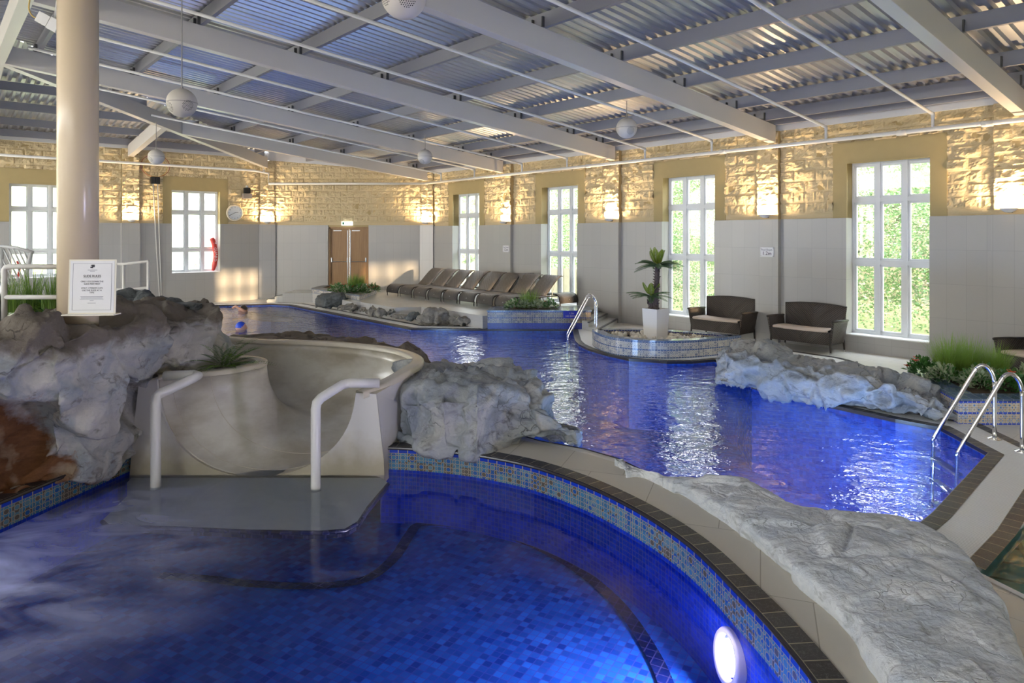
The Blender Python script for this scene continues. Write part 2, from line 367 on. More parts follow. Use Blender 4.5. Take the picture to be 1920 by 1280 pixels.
# rocks
def m_rock(name, pale, mid, dark, stain=None, scale=1.0, top=None, blue=None, crackw=.45, toplo=.45, rust=False):
    n = N(name, mid, .8, 0, .3); co = n.co()
    a = n.noise(co, 1.3*scale, 4, .55, .5); b = n.noise(n.mapping(co, sc=(1, 1, 1.8)), 5*scale, 6, .62, .5); fine = n.noise(co, 30, 4, .7)
    c = n.mix(n.ramp(a, [(.38, 0.), (.62, 1.)]), mid, pale)
    if blue: c = n.mix(n.math('MULTIPLY', n.ramp(n.noise(co, 1.9*scale, 4, .6, .9), [(.46, 0.), (.62, 1.)]), .75), c, blue)
    c = n.mix(n.ramp(b, [(.30, 1.), (.44, 0.)]), c, dark)
    c = n.mix(n.math('MULTIPLY', fine, .35), c, tuple(x*.62 for x in mid))
    if stain: c = n.mix(n.ramp(n.noise(co, 2.7*scale, 5, .7, .5), [(.63, 0.), (.72, .8)]), c, stain)
    if top:
        nz = n.sep(co)[2]
        f = n.ramp(n.math('MULTIPLY', n.math('ADD', nz, n.math('MULTIPLY', n.math('SUBTRACT', n.noise(co, 2.4, 5, .65), .5), .55)), .5), [(toplo/2, 0.), (toplo/2+.07, 1.)])
        c = n.mix(n.math('MULTIPLY', f, .88), c, top)
    wv = n.comb(*[n.math('ADD', x, n.math('MULTIPLY', n.noise(n.mapping(co, loc=(k*3.1, 0, 0)), 3.5, 4), .5)) for k, x in enumerate(n.sep(co))])
    cr = n.ramp(n.vor(n.mapping(wv, sc=(1, 1, 1.4)), 2.2*scale, 'DISTANCE_TO_EDGE'), [(.0, 0.), (.02, 1.)])
    msk = n.ramp(n.noise(co, 1.7, 3), [(.52, 0.), (.62, 1.)]); crk = n.math('MULTIPLY', n.math('SUBTRACT', 1, cr), msk)
    c = n.mix(n.math('MULTIPLY', crk, crackw), c, tuple(x*.3 for x in dark))
    if rust:
        g = n.new('ShaderNodeNewGeometry'); ps = n.sep(g.outputs['Position']); nz = n.math('MULTIPLY', n.math('SUBTRACT', n.noise(co, 3.2, 5, .6), .5), .55)
        e1 = n.math('SUBTRACT', n.math('SUBTRACT', -4.0, ps[0]), n.math('MULTIPLY', ps[2], .42)); e2 = n.math('SUBTRACT', .93, ps[2])
        e = n.math('MULTIPLY', n.math('ADD', n.math('MINIMUM', e1, e2), nz), 9, clamp=True)
        rc = n.mix(n.noise(n.mapping(co, sc=(1, 1, 3.2)), 4.5, 5, .7), (.05, .018, .008), (.34, .15, .06)); rc = n.mix(n.ramp(n.noise(co, 3.6, 4), [(.52, 0.), (.68, 1.)]), rc, (.40, .30, .20))
        c = n.mix(e, c, rc)
    n.set('Base Color', c)
    h = n.math('ADD', n.math('MULTIPLY', b, .9), n.math('MULTIPLY', n.noise(co, 22, 5, .7), .30)); h = n.math('SUBTRACT', h, n.math('MULTIPLY', crk, .5))
    vf = n.vor(n.mapping(wv, sc=(1, 1, 1.6), rot=(.3, .2, .5)), 9*scale, 'F1'); h = n.math('ADD', h, n.math('MULTIPLY', vf, .35))
    n.nrm(n.bump(h, .7, .03)); return n.mat
M['rockL'] = m_rock('left_rock', (.66, .62, .54), (.42, .42, .40), (.17, .15, .12), (.33, .18, .09), 1, (.14, .11, .08), (.27, .31, .35), toplo=1.55, rust=True)
M['rockG'] = m_rock('grey_blue_rock', (.50, .49, .46), (.33, .35, .36), (.14, .14, .14), None, 1.1, None, (.24, .28, .33))
M['rockB'] = m_rock('brown_rock', (.23, .19, .15), (.15, .12, .09), (.06, .05, .04), None, 1)
M['rockD'] = m_rock('dark_rock', (.16, .17, .17), (.09, .10, .10), (.03, .03, .03), None, 1.4)
M['rockP'] = m_rock('tan_grey_rock', (.36, .33, .27), (.22, .20, .17), (.08, .07, .06), None, 1.8)
M['rockS'] = m_rock('pale_slab_rock', (.86, .87, .87), (.68, .70, .72), (.40, .42, .42), None, 1.6, None, (.55, .60, .66), .22)
n = N('rust_stained_rock', (.3, .1, .04), .3); co = n.co()
c = n.mix(n.noise(n.mapping(co, sc=(1, 1, 3)), 5, 5, .7), (.10, .03, .01), (.50, .24, .10)); c = n.mix(n.ramp(n.noise(co, 4, 4), [(.5, 0.), (.7, 1.)]), c, (.5, .38, .26))
c = n.mix(.45, c, (.05, .025, .015)); n.set('Base Color', c); n.nrm(n.bump(n.noise(n.mapping(co, sc=(1, 1, 4)), 6, 5), .6, .04)); M['rust'] = n.mat
# flume fibreglass
n = N('flume_fibreglass', (.5, .46, .38), .32); co = n.co()
c = n.mix(n.ramp(n.noise(n.mapping(co, sc=(1, 1, 2)), 1.5, 5, .6), [(.35, 0.), (.65, 1.)]), (.66, .63, .55), (.42, .37, .28))
n.set('Base Color', c); n.set('Roughness', n.math('ADD', .2, n.math('MULTIPLY', n.noise(co, 3, 3), .25))); n.set('Coat Weight', .5); n.set('Coat Roughness', .12); n.nrm(n.bump(n.noise(co, 120, 2), .08, .003)); M['flume'] = n.mat
n = N('painted_flange', (.6, .57, .5), .6); co = n.co(); z = n.sep(co)[2]
c = n.mix(n.ramp(n.math('ADD', z, n.math('MULTIPLY', n.noise(co, 9, 4), .35)), [(.0, 1.), (.36, 0.)]), (.62, .60, .55), (.44, .39, .28))
n.set('Base Color', c); M['flange'] = n.mat
M['flumerim'] = simple('flume_rim', (.68, .62, .50), .22, var=.15)
# metals and paints
M['whitepaint'] = simple('white_paint', (.66, .66, .66), .35)
M['steel2'] = simple('grey_enclosure', (.28, .25, .23), .4); M['whiterail'] = simple('white_rail', (.74, .72, .68), .3); M['bezel'] = simple('lamp_bezel', (.8, .72, .72), .35)
M['beam'] = simple('painted_steel_beam', (.62, .59, .55), .32)
M['purlin'] = simple('grey_steel', (.27, .27, .30), .45, .3)
M['cleat'] = simple('dark_cleat', (.10, .10, .10), .5, .5)
M['column'] = simple('cream_column', (.70, .57, .40), .25)
n = N('galvanised_decking', (.5, .52, .55), .34, .7); co = n.co()
n.set('Base Color', n.mix(n.noise(co, 2.5, 4), (.56, .56, .58), (.44, .45, .48))); M['decking'] = n.mat
M['pvc'] = simple('white_pipe', (.72, .71, .68), .35)
M['chrome'] = simple('polished_steel', (.75, .74, .72), .14, 1)
M['steel'] = simple('brushed_steel', (.5, .5, .5), .35, 1)
M['rod'] = simple('dark_rod', (.05, .04, .035), .6)
M['rodlight'] = simple('grey_rod', (.3, .28, .26), .6)
M['upvc'] = simple('window_frame_white', (.74, .76, .78), .3)
M['sill'] = simple('sill_white', (.78, .78, .76), .35)
M['shelf'] = simple('submerged_shelf', (.88, .86, .74), .4, var=.12)
M['lead'] = simple('brown_lintel_edge', (.16, .09, .06), .7)
M['speaker'] = simple('speaker_shell', (.60, .56, .50), .45)
M['black'] = simple('black_plastic', (.012, .012, .012), .4)
M['darkgrey'] = simple('dark_grey', (.12, .12, .12), .5)
M['paper'] = simple('white_paper', (.78, .77, .78), .5)
M['acrylic'] = simple('acrylic_edge', (.85, .80, .68), .15)
M['ink'] = simple('ink', (.03, .03, .04), .6); M['inkgrey'] = simple('grey_ink', (.22, .22, .28), .6); M['inkgreen'] = simple('exit_green', (.0, .25, .10), .5)
M['signblue'] = simple('sign_blue', (.006, .015, .38), .3); M['signcream'] = simple('sign_lettering', (.62, .55, .5), .5)
M['red'] = simple('rescue_tube_red', (.62, .05, .04), .4); M['whiteink'] = simple('white_lettering', (.85, .82, .82), .5)
# glass: thin panes
n = N('window_glass'); n.n.remove(n.b); tr = n.new('ShaderNodeBsdfTransparent'); gl = n.new('ShaderNodeBsdfGlossy'); gl.inputs['Roughness'].default_value = .02
mx = n.new('ShaderNodeMixShader'); mx.inputs[0].default_value = .06; n.l.new(tr.outputs[0], mx.inputs[1]); n.l.new(gl.outputs[0], mx.inputs[2]); n.l.new(mx.outputs[0], n.out.inputs[0]); M['glass'] = n.mat
# water: thin tinted surface with Fresnel reflection and ripples
def m_water(name, tint, sc, strength, foam=None, rough=.02, dist=.05, ior=1.75):
    n = N(name); n.n.remove(n.b); co = n.co()
    h = n.math('ADD', n.noise(n.mapping(co, sc=(1.0, 1.3, 1)), sc, 3, .55, .3), n.math('MULTIPLY', n.noise(co, sc*.35, 2), 1.2))
    bp = n.bump(h, strength, dist)
    fr = n.new('ShaderNodeFresnel'); fr.inputs[0].default_value = ior; n.l.new(bp, fr.inputs['Normal'])
    tr = n.new('ShaderNodeBsdfTransparent'); tr.inputs[0].default_value = (*tint, 1)
    gl = n.new('ShaderNodeBsdfGlossy'); gl.inputs['Roughness'].default_value = rough; n.l.new(bp, gl.inputs['Normal'])
    mx = n.new('ShaderNodeMixShader'); n.l.new(fr.outputs[0], mx.inputs[0]); n.l.new(tr.outputs[0], mx.inputs[1]); n.l.new(gl.outputs[0], mx.inputs[2])
    res = mx.outputs[0]
    if foam:
        c, rad, amt = foam; d = n.new('ShaderNodeVectorMath', operation='DISTANCE'); n.l.new(co, d.inputs[0]); d.inputs[1].default_value = c
        f = n.math('SUBTRACT', 1, n.math('DIVIDE', d.outputs['Value'], rad), clamp=True)
        nz = n.noise(n.mapping(co, sc=(1, 2.2, 1), rot=(0, 0, -.5)), 1.3, 4, .5, .8)
        f = n.math('MULTIPLY', f, n.ramp(nz, [(.32, .1), (.72, 1.)])); f = n.math('MULTIPLY', f, amt, clamp=True)
        df = n.new('ShaderNodeBsdfDiffuse'); df.inputs[0].default_value = (.58, .60, .88, 1)
        m2 = n.new('ShaderNodeMixShader'); n.l.new(f, m2.inputs[0]); n.l.new(res, m2.inputs[1]); n.l.new(df.outputs[0], m2.inputs[2]); res = m2.outputs[0]
    n.l.new(res, n.out.inputs[0]); return n.mat
M['water'] = m_water('pool_water', (.50, .66, 1.0), 4.5, .34, dist=.05)
M['spawater'] = m_water('spa_water', (.86, .92, 1.0), 2.2, .07, ((-4.4, 4.9, 0), 2.6, 1.25), .06, ior=1.33)
M['bathwater'] = m_water('footbath_water', (.75, .95, .92), 4, .15, ior=1.12)
M['footbath'] = m_pool('green_footbath_mosaic', .3, (.16, .40, .36), (.18, .43, .38), (.07, .20, .17))
# wicker
def m_wicker(name, c1, c2, sc, chev=True):
    n = N(name, c1, .38); s3 = n.sep(n.co('UV')); u, v = s3[0], s3[1]
    a = n.math('MULTIPLY', n.math('ADD', n.math('PINGPONG', u, .6) if chev else u, v), sc)
    wv = n.math('SINE', a); w2 = n.math('SINE', n.math('MULTIPLY', n.math('SUBTRACT', u, v), sc*1.9))
    h = n.math('ADD', n.math('MULTIPLY', wv, .6), n.math('MULTIPLY', w2, .25))
    n.set('Base Color', n.mix(n.math('ADD', n.math('MULTIPLY', wv, .5), .5), c1, c2)); n.nrm(n.bump(h, .9, .006)); return n.mat
M['wicker'] = m_wicker('brown_wicker', (.030, .024, .022), (.11, .085, .070), 150)
M['loungew'] = m_wicker('grey_brown_wicker', (.035, .032, .032), (.15, .135, .125), 170, False)
M['wframe'] = simple('wicker_frame', (.035, .028, .024), .4)
M['cushion'] = simple('beige_cushion', (.60, .50, .42), .8, bump=.2)
M['potwhite'] = simple('white_planter', (.70, .67, .64), .3)
M['pebble'] = simple('white_pebble', (.74, .68, .58), .6, bump=.4, bs=30, var=.2)
M['soil'] = simple('bark_mulch', (.10, .065, .04), .9, bump=.8, bs=40)
n = N('palm_trunk', (.07, .05, .045), .9); co = n.co(); n.set('Base Color', n.mix(n.noise(co, 25, 4), (.035, .025, .025), (.16, .12, .11))); n.nrm(n.bump(n.vor(n.mapping(co, sc=(1, 1, .5)), 45), 1, .02)); M['trunk'] = n.mat
def m_leaf(name, a, b, rough=.45):
    n = N(name, a, rough); n.set('Base Color', n.mix(n.noise(n.co(), 9, 2), a, b)); n.set('Subsurface Weight', 0.0)
    tl = n.new('ShaderNodeBsdfTranslucent'); tl.inputs[0].default_value = (*[x*1.1 for x in b], 1); mx = n.new('ShaderNodeMixShader'); mx.inputs[0].default_value = .3
    n.l.new(n.b.outputs[0], mx.inputs[1]); n.l.new(tl.outputs[0], mx.inputs[2]); n.l.new(mx.outputs[0], n.out.inputs[0]); return n.mat
M['palm'] = m_leaf('palm_leaf_dark', (.03, .09, .04), (.10, .20, .06)); M['palmy'] = m_leaf('palm_leaf_young', (.14, .24, .03), (.30, .38, .05))
M['grass'] = m_leaf('grass_blade', (.12, .26, .03), (.32, .48, .10)); M['grassd'] = m_leaf('grass_blade_dark', (.05, .12, .02), (.18, .30, .06))
M['leaf'] = m_leaf('shrub_leaf', (.03, .12, .03), (.10, .26, .06)); M['leafv'] = m_leaf('variegated_leaf', (.16, .26, .12), (.55, .60, .42))
M['fern'] = m_leaf('fern_leaf', (.05, .13, .02), (.18, .32, .04)); M['flowr'] = simple('red_flower', (.65, .06, .03), .5); M['flowy'] = simple('orange_flower', (.85, .35, .05), .5)
M['outg'] = m_leaf('outdoor_leaf', (.07, .16, .05), (.22, .36, .15)); M['outp'] = m_leaf('outdoor_pink_leaf', (.45, .30, .24), (.75, .62, .52)); M['outy'] = m_leaf('outdoor_yellow_leaf', (.34, .38, .16), (.62, .66, .40))
M['bark'] = simple('pale_bark', (.6, .56, .48), .9, bump=.5, bs=20)
n = N('lawn', (.3, .4, .15), .9); n.set('Base Color', n.mix(n.noise(n.co(), 1.5, 5), (.26, .36, .14), (.62, .56, .34))); M['lawn'] = n.mat
n = N('hedge_foliage', (.2, .3, .12), .9); co = n.co(); v_ = n.vor(co, 7, out='Color'); n.set('Base Color', n.mix(n.ramp(n.noise(co, 5, 6, .7), [(.4, 0.), (.6, 1.)]), (.14, .24, .10), n.mix(n.noise(co, .9, 3), (.50, .56, .36), (.66, .54, .46)))); n.nrm(n.bump(n.noise(co, 9, 5, .7), 1, .2)); M['hedge'] = n.mat
M['fence'] = simple('pale_timber_fence', (.42, .38, .30), .8, var=.3)
n = N('oak_veneer', (.34, .19, .08), .45); co = n.co(); g = n.noise(n.mapping(co, sc=(14, 14, .8)), 2.2, 5, .6, .3)
n.set('Base Color', n.mix(g, (.22, .115, .045), (.42, .25, .11))); M['oak'] = n.mat
M['clockface'] = simple('clock_face', (.62, .68, .74), .3); M['clockrim'] = simple('clock_rim', (.78, .70, .55), .3)
M['skin'] = simple('skin', (.62, .34, .24), .5); M['hair'] = simple('dark_hair', (.04, .03, .025), .5); M['cap'] = simple('blue_swim_cap', (.01, .06, .5), .4)
def emis(name, col, st):
    n = N(name); n.n.remove(n.b); e = n.new('ShaderNodeEmission'); e.inputs[0].default_value = (*col, 1); e.inputs[1].default_value = st; n.l.new(e.outputs[0], n.out.inputs[0]); return n.mat
M['lampglow'] = emis('warm_lamp_glow', (1, .72, .38), 14); M['exitglow'] = emis('exit_sign_glow', (.95, 1, .95), 1.3); M['poollamp'] = emis('pool_lamp_glow', (.85, .80, 1), 14)
M['cablered'] = simple('cable_red', (.30, .08, .05), .5); M['cabley'] = simple('cable_yellow', (.55, .38, .10), .5)
# ---------------------------------------------------------------- floor and pools
pool = [(-9.9, 16), (-9.5, 21.9), (-7.9, 22.35), (-7.2, 22.05), (-2.43, 16.4), (-.585, 16.27), (1.44, 16.23), (1.34, 14.5), (1.37, 14.0), (1.50, 13.45),
        (1.80, 12.8), (2.11, 12.33), (2.74, 12.08), (3.2, 12.08), (3.64, 12.26), (3.7, 11.2), (3.55, 10.1), (4.19, 8.94), (4.64, 8.26), (4.96, 7.9), (4.86, 6.97),
        (3.36, 5.46), (2.9, 5.05), (2.3, 4.98), (1.8, 5.6), (1.3, 6.35), (1.05, 6.82), (.75, 7.12), (.3, 7.4), (0, 7.7), (-.6, 8.7), (-1.2, 9.5), (-1.7, 10.2), (-3, 10.45), (-5, 10.6), (-6.8, 12), (-8.2, 13.6)]
pool = pool[::-1]
spa = [(-3.96, 7.16), (-1.38, 7.16), (-1.1, 7.13), (-.72, 7.04), (-.3, 6.88), (.21, 6.56), (.67, 6.06), (1.03, 5.48), (1.27, 4.9), (1.40, 4.26), (1.47, 3.8), (1.50, 3.3), (1.46, 2.6),
       (1.2, 1.8), (.5, 1.1), (-1, .9), (-3, 1.3), (-4.5, 2.2), (-4.9, 3.4), (-4.6, 4.6), (-4.26, 5.68)]
spa = [spa[0], spa[1]] + [tuple(p[:2]) for p in smooth_path([(*p, 0) for p in spa[1:]], 4)[1:]]
floor_out = [tuple(p[:2]) for p in (R(26, 0, 0), R(0, 0, 0), L(0, 0, 0), L(16.24, 0, 0), R(26, 20.61, 0))]
bath = [tuple(G(*q)[:2]) for q in ((1832, 1072), (1990, 1150), (2060, 1010), (1935, 965))]
def ensure_ccw(p):
    a = sum(p[i][0]*p[(i+1) % len(p)][1]-p[(i+1) % len(p)][0]*p[i][1] for i in range(len(p))); return p if a > 0 else p[::-1]
pool = ensure_ccw(pool); spa = ensure_ccw(spa)
spa_hole = ensure_ccw(spa)
i0 = min(range(len(spa_hole)), key=lambda i: math.dist(spa_hole[i], (-1.38, 7.16)))
spa_hole = spa_hole[:i0+1]+[(-1.22, 7.5), (-1.2, 7.95), (-1.45, 8.35), (-1.85, 8.7), (-2.4, 8.85), (-3.0, 8.9), (-3.6, 8.9), (-3.9, 8.2)]+spa_hole[i0+1:]
struct(filled('floor', [floor_out, pool, spa_hole, bath], 0, M['deck']))
def skp(a, b): return a[1] > 7.1 and b[1] > 7.1 and math.dist(a, b) > 1
def skn(a, b): return all(q[1] < 11+.0 and q[0] < 3.0 and q[0] > -7 for q in (a, b))
def ring_strip(mb, poly, d0, d1, z, m=0, z1=None, skip=None):
    a = offset_poly(poly, d0); b = offset_poly(poly, d1); u = 0; n_ = len(poly)
    for i in range(n_):
        j = (i+1) % n_; l_ = math.dist(a[i], a[j])
        if skip and skip(poly[i], poly[j]): continue
        mb.face([(*a[i], z), (*b[i], z), (*b[j], z if z1 is None else z1), (*a[j], z)], m, [(u, 0), (u, d1-d0), (u+l_, d1-d0), (u+l_, 0)]); u += l_
def bullnose(mb, poly, z, r, m):                     # rounded outer lip of a coping
    k = next(i for i in range(len(poly)) if skp(poly[i-1], poly[i])); pl_ = poly[k:]+poly[:k]
    mb.tube([(*p, z-r) for p in pl_], r, 8, m)
mb = MB(); ring_strip(mb, pool, 0, .13, .012, 0, skip=skn); mb.band(pool, -.035, .012, 3, True); ring_strip(mb, pool, .13, .43, .008, 1, skip=skn); ring_strip(mb, pool, .43, .55, .010, 0, skip=skn)
struct(mb.build('trim_1', [M['slate'], M['grille'], M['slatenose'], M['slatenose']]))
mb = MB(); mb.band(pool, -1.25, -.03, 0, True); struct(mb.build('pool_wall', [M['poolwall']]))
struct(filled('pool_floor', [pool], -1.25, M['pool']))
tag(filled('pool_water', [pool], -.05, M['water']), 'rippled deep blue water of the large swimming pool reflecting the windows', 'water', kind='stuff')
# spa
SPZ = -.78
mb = MB(); ring_strip(mb, spa, .015, .16, .016, 0, skip=skp); bullnose(mb, offset_poly(spa, .012), .016, .018, 1)
struct(mb.build('trim_2', [M['slate'], M['slatenose']]))
mb = MB(); ring_strip(mb, spa, .16, .66, .007, 0, skip=skp); struct(mb.build('trim_3', [M['deckstrip']]))
mb = MB(); mb.band(spa_hole, SPZ, 0, 0, True); struct(mb.build('spa_wall', [M['mosspa']]))
struct(filled('spa_floor', [spa_hole], SPZ, M['pool']))
dl = smooth_path([G(*q, SPZ+.02) for q in ((300, 1078), (395, 1085), (450, 1092), (560, 1098), (650, 1093), (700, 1078), (742, 1042), (768, 1002), (790, 982), (860, 985), (960, 1006), (1060, 1052), (1150, 1122), (1215, 1210), (1255, 1300), (1270, 1420))], 6)
mb = MB(); rows = []
for i, p in enumerate(dl):
    t = (dl[min(i+1, len(dl)-1)]-dl[max(i-1, 0)]).normalized(); nn = V((-t.y, t.x, 0)); rows.append([p-nn*.055, p+nn*.055])
mb.grid(rows); struct(mb.build('spa_step_line', [M['pooldark']]))
tag(filled('spa_water', [spa_hole], -.25, M['spawater']), 'churning blue violet water of the raised spa below the slide', 'water', kind='stuff')
# footbath at right
mb = MB(); mb.band(bath, -.12, 0, 0, True); struct(mb.build('footbath_wall', [M['sill']]))
struct(filled('footbath_floor', [bath], -.12, M['footbath'])); tag(filled('footbath_water', [bath], -.02, M['bathwater']), 'shallow green footbath water set in the floor beside the pale rock slab', 'water', kind='stuff')
mb = MB(); ring_strip(mb, bath, 0, .05, .006); struct(mb.build('trim_4', [M['sill']]))
# curved channel behind the right rock
arc = smooth_path([G(*q) for q in ((1440, 652), (1525, 664), (1590, 675), (1650, 700), (1690, 730))], 8)
mb = MB(); rows = []; uv = []; u = 0
for i, p in enumerate(arc):
    t = (arc[min(i+1, len(arc)-1)]-arc[max(i-1, 0)]).normalized(); nn = V((t.y, -t.x, 0))
    if nn.x > 0: nn = -nn
    u += (p-arc[i-1]).length if i else 0; rows.append((p, nn, u))
for d0, d1, z, m in ((0, .12, .012, 1), (.12, .5, .010, 0), (.5, .62, .012, 1)):
    mb.grid([[p+nn*d0+V((0, 0, z)), p+nn*d1+V((0, 0, z))] for p, nn, _ in rows], m, [[(q, 0), (q, d1-d0)] for _, _, q in rows])
struct(mb.build('trim_5', [M['grille'], M['slate']]))

# ---------------------------------------------------------------- walls
def blocks(mb, x0, x1, z0, ztop, holes, y, m, first=.12, seed=0, bw=.44, bh=.22, dx=.032):
    nx = max(2, int((x1-x0)/dx)); zt = max(ztop(x0), ztop(x1)); nz = int((zt-z0)/.0275)+1; vs = []; fs = []; idx = {}
    for i in range(nx+1):
        x = x0+(x1-x0)*i/nx
        for j in range(nz+1):
            z = min(z0+j*.0275, ztop(x)); zz = z-z0-first
            if zz < 0: h = .006 if zz < -.012 else 0
            else:
                c = int(zz/bh); fx = x/bw+(.5 if c % 2 else 0); k = math.floor(fx); ex = min(fx-k, 1-fx+k)*bw; ez = min(zz-c*bh, (c+1)*bh-zz)
                e = min(ex, ez); s_ = min(1, max(0, (e-.006)/.035)); rn = noise.cell(V((k*3.1+seed, c*5.7, 1.5)))
                h = s_**.6*(.026+.022*rn)+s_*.034*noise.noise(V((x*7+seed, z*9, seed)))+s_*.020*noise.noise(V((x*21, z*25, seed)))
            vs.append((x, y-h, z))
    def hole(x, z): return any(a < x < b and c < z < d for a, b, c, d in holes)
    for i in range(nx):
        xc = x0+(x1-x0)*(i+.5)/nx
        for j in range(nz):
            z = z0+(j+.5)*.0275
            if z > ztop(xc)+.02 or hole(xc, z): continue
            fs.append((i*(nz+1)+j, (i+1)*(nz+1)+j, (i+1)*(nz+1)+j+1, i*(nz+1)+j+1))
    mb.add(vs, fs, m)
WM = [M['walltile'], M['block'], M['ashlar'], M['sill'], M['mortar']]
def wall(name, T, xa, xb, wins, pils, wz, top, win_z, surround=.27, lint=.4, seed=0, door=None):
    mb = MB(); cuts = sorted(wins); x = xa; ops = [(a, b, win_z[0]) for a, b in cuts] + ([(door[0], door[1], -1)] if door else []); ops.sort()
    for a, b, zb in ops:
        mb.box(x, a, 0, .35, 0, wz, 0)
        if zb > 0: mb.box(a, b, 0, .35, 0, zb-.02, 0); mb.box(a, b, -.012, .35, zb-.02, zb, 3)
        x = b
    mb.box(x, xb, 0, .35, 0, wz, 0)
    tz = max(top(xa), top(xb)); x = xa
    for a, b, zb in ops:
        if zb > 0:
            mb.box(x, a, .052, .36, wz, tz, 4)
            mb.box(a-surround, a, .028, .35, wz, win_z[1]+lint, 2); mb.box(b, b+surround, .028, .35, wz, win_z[1]+lint, 2)
            mb.box(a, b, .028, .35, win_z[1], win_z[1]+lint, 2); mb.box(a, b, .02, .05, win_z[1]-.015, win_z[1], 2); mb.box(a, b, .052, .36, win_z[1]+lint, tz, 4); x = b
        else:
            mb.box(x, a, .052, .36, wz, tz, 4); mb.box(a, b, .052, .36, door[2], tz, 4); x = b
    mb.box(x, xb, .052, .36, wz, tz, 4)
    holes = [(a-surround, b+surround, wz-1, win_z[1]+lint) for a, b in cuts]
    if door: holes.append((door[0], door[1], 0, door[2]))
    holes += [(p-.24, p+.24, 0, 9) for p in pils]
    blocks(mb, xa, xb, wz, top, holes, .05, 1, seed=seed)
    for p in pils:                                   # pilasters: tiled below, rock-faced above
        mb.box(p-.26, p+.26, -.11, .02, 0, wz, 0); mb.box(p-.23, p+.23, -.055, .06, wz, top(p), 4); blocks(mb, p-.235, p+.235, wz, top, [], -.055, 1, seed=seed+p, bw=.47, dx=.035)
    return struct(mb.build(name, WM, T=T))
rw = [(a, a+1.45) for a in (1.40, 5.80, 10.10, 14.48, 18.85, 23.2)]
WZR, WZB, WZL = 2.58, 2.62, 2.64
wall('wall_right', FR, .12, 26, rw, [4.3, 8.56, 12.88, 17.15, 21.5], WZR, lambda x: 4.43, (.33, 3.65), seed=1)
wall('wall_back', FB, .1, 5.68, [], [], WZB, lambda x: 4.93-.47*x/5.78, (0, 0), seed=5, door=(2.18, 3.62, 2.56))
lw_ = [(-3.12, -1.6), (-7.4, -5.9), (-11.8, -10.3)]
wall('wall_left', FL, -16.3, -.12, lw_, [-4.33, -8.7, -13.1], WZL, lambda x: 4.97, (1.03, 3.75), lint=.42, seed=9)
def corner(T, top, wz, name):
    mb = MB(); mb.box(-.27, .27, -.13, .4, 0, wz, 0); mb.box(-.23, .23, -.07, .4, wz, top, 4); blocks(mb, -.24, .24, wz, lambda x: top, [], -.07, 1, seed=3, bw=.48, dx=.03)
    return struct(mb.build(name, WM, T=T))
corner(frame((-2.97, 24.22), (math.cos(math.radians(-24.6)), math.sin(math.radians(-24.6)))), 4.5, WZB, 'wall_corner_right')
corner(frame((-8.69, 24.24), (math.cos(math.radians(20.3)), math.sin(math.radians(20.3)))), 4.9, WZL, 'wall_corner_left')
FE = frame(R(26, 0, 0)[:2], (-sa, -ca)); FS = frame(R(26, 20.61, 0)[:2], (-ca, sa))
ew = [(.28, 1.73), (4.64, 6.09)]; sw_ = [(1.5+4.35*k, 2.95+4.35*k) for k in range(6)]
def plainwall(name, T, L_, wins, z0, z1, top):
    mb = MB(); x = 0
    for a, b in wins: mb.box(x, a, 0, .35, 0, 2.58, 0); mb.box(x, a, 0, .35, 2.58, top, 2); mb.box(a, b, 0, .35, 0, z0, 0); mb.box(a, b, 0, .35, z1, top, 2); x = b
    mb.box(x, L_, 0, .35, 0, 2.58, 0); mb.box(x, L_, 0, .35, 2.58, top, 2)
    return struct(mb.build(name, WM, T=T))
plainwall('wall_rear', FE, 20.61, ew, 1.72, 3.65, 6.2); plainwall('wall_side', FS, 25.4, sw_, .33, 3.65, 4.5)
def window(idx, T, x0, x1, z0, z1, trans, cols, y=.27):
    mb = MB(); o = .045
    mb.box(x0, x0+o, y, y+.07, z0, z1); mb.box(x1-o, x1, y, y+.07, z0, z1); mb.box(x0, x1, y, y+.07, z0, z0+o); mb.box(x0, x1, y, y+.07, z1-o, z1)
    xs = [x0+(x1-x0)*i/cols for i in range(cols+1)]; zs = [z0]+trans+[z1]
    for x in xs[1:-1]: mb.box(x-.038, x+.038, y-.012, y+.07, z0, z1)
    for z in trans: mb.box(x0, x1, y-.006, y+.07, z-.04, z+.04)
    for i in range(cols):
        for j in range(len(zs)-1):
            a, b, c, d = xs[i]+.04, xs[i+1]-.04, zs[j]+.042, zs[j+1]-.042; s_ = .04
            for q in ((a, a+s_, c, d), (b-s_, b, c, d), (a, b, c, c+s_), (a, b, d-s_, d)): mb.box(q[0], q[1], y+.012, y+.06, q[2], q[3])
    w_ = struct(mb.build('window_%d' % idx, [M['upvc']], T=T))
    g = MB(); g.face([(x0, y+.04, z0), (x1, y+.04, z0), (x1, y+.04, z1), (x0, y+.04, z1)]); gp = g.build('glass_pane', [M['glass']]); gp.parent = w_
    return w_
for k, (a, b) in enumerate(rw): window(k+1, FR, a, b, .33, 3.65, [1.72, 2.92], 3)
for k, (a, b) in enumerate(lw_): window(k+7, FL, a, b, 1.03, 3.75, [1.78, 3.02], 3)
for k, (a, b) in enumerate(ew): window(k+13, FE, a, b, 1.72, 3.65, [2.92], 3)
for k, (a, b) in enumerate(sw_): window(k+15, FS, a, b, .33, 3.65, [1.72, 2.92], 3)
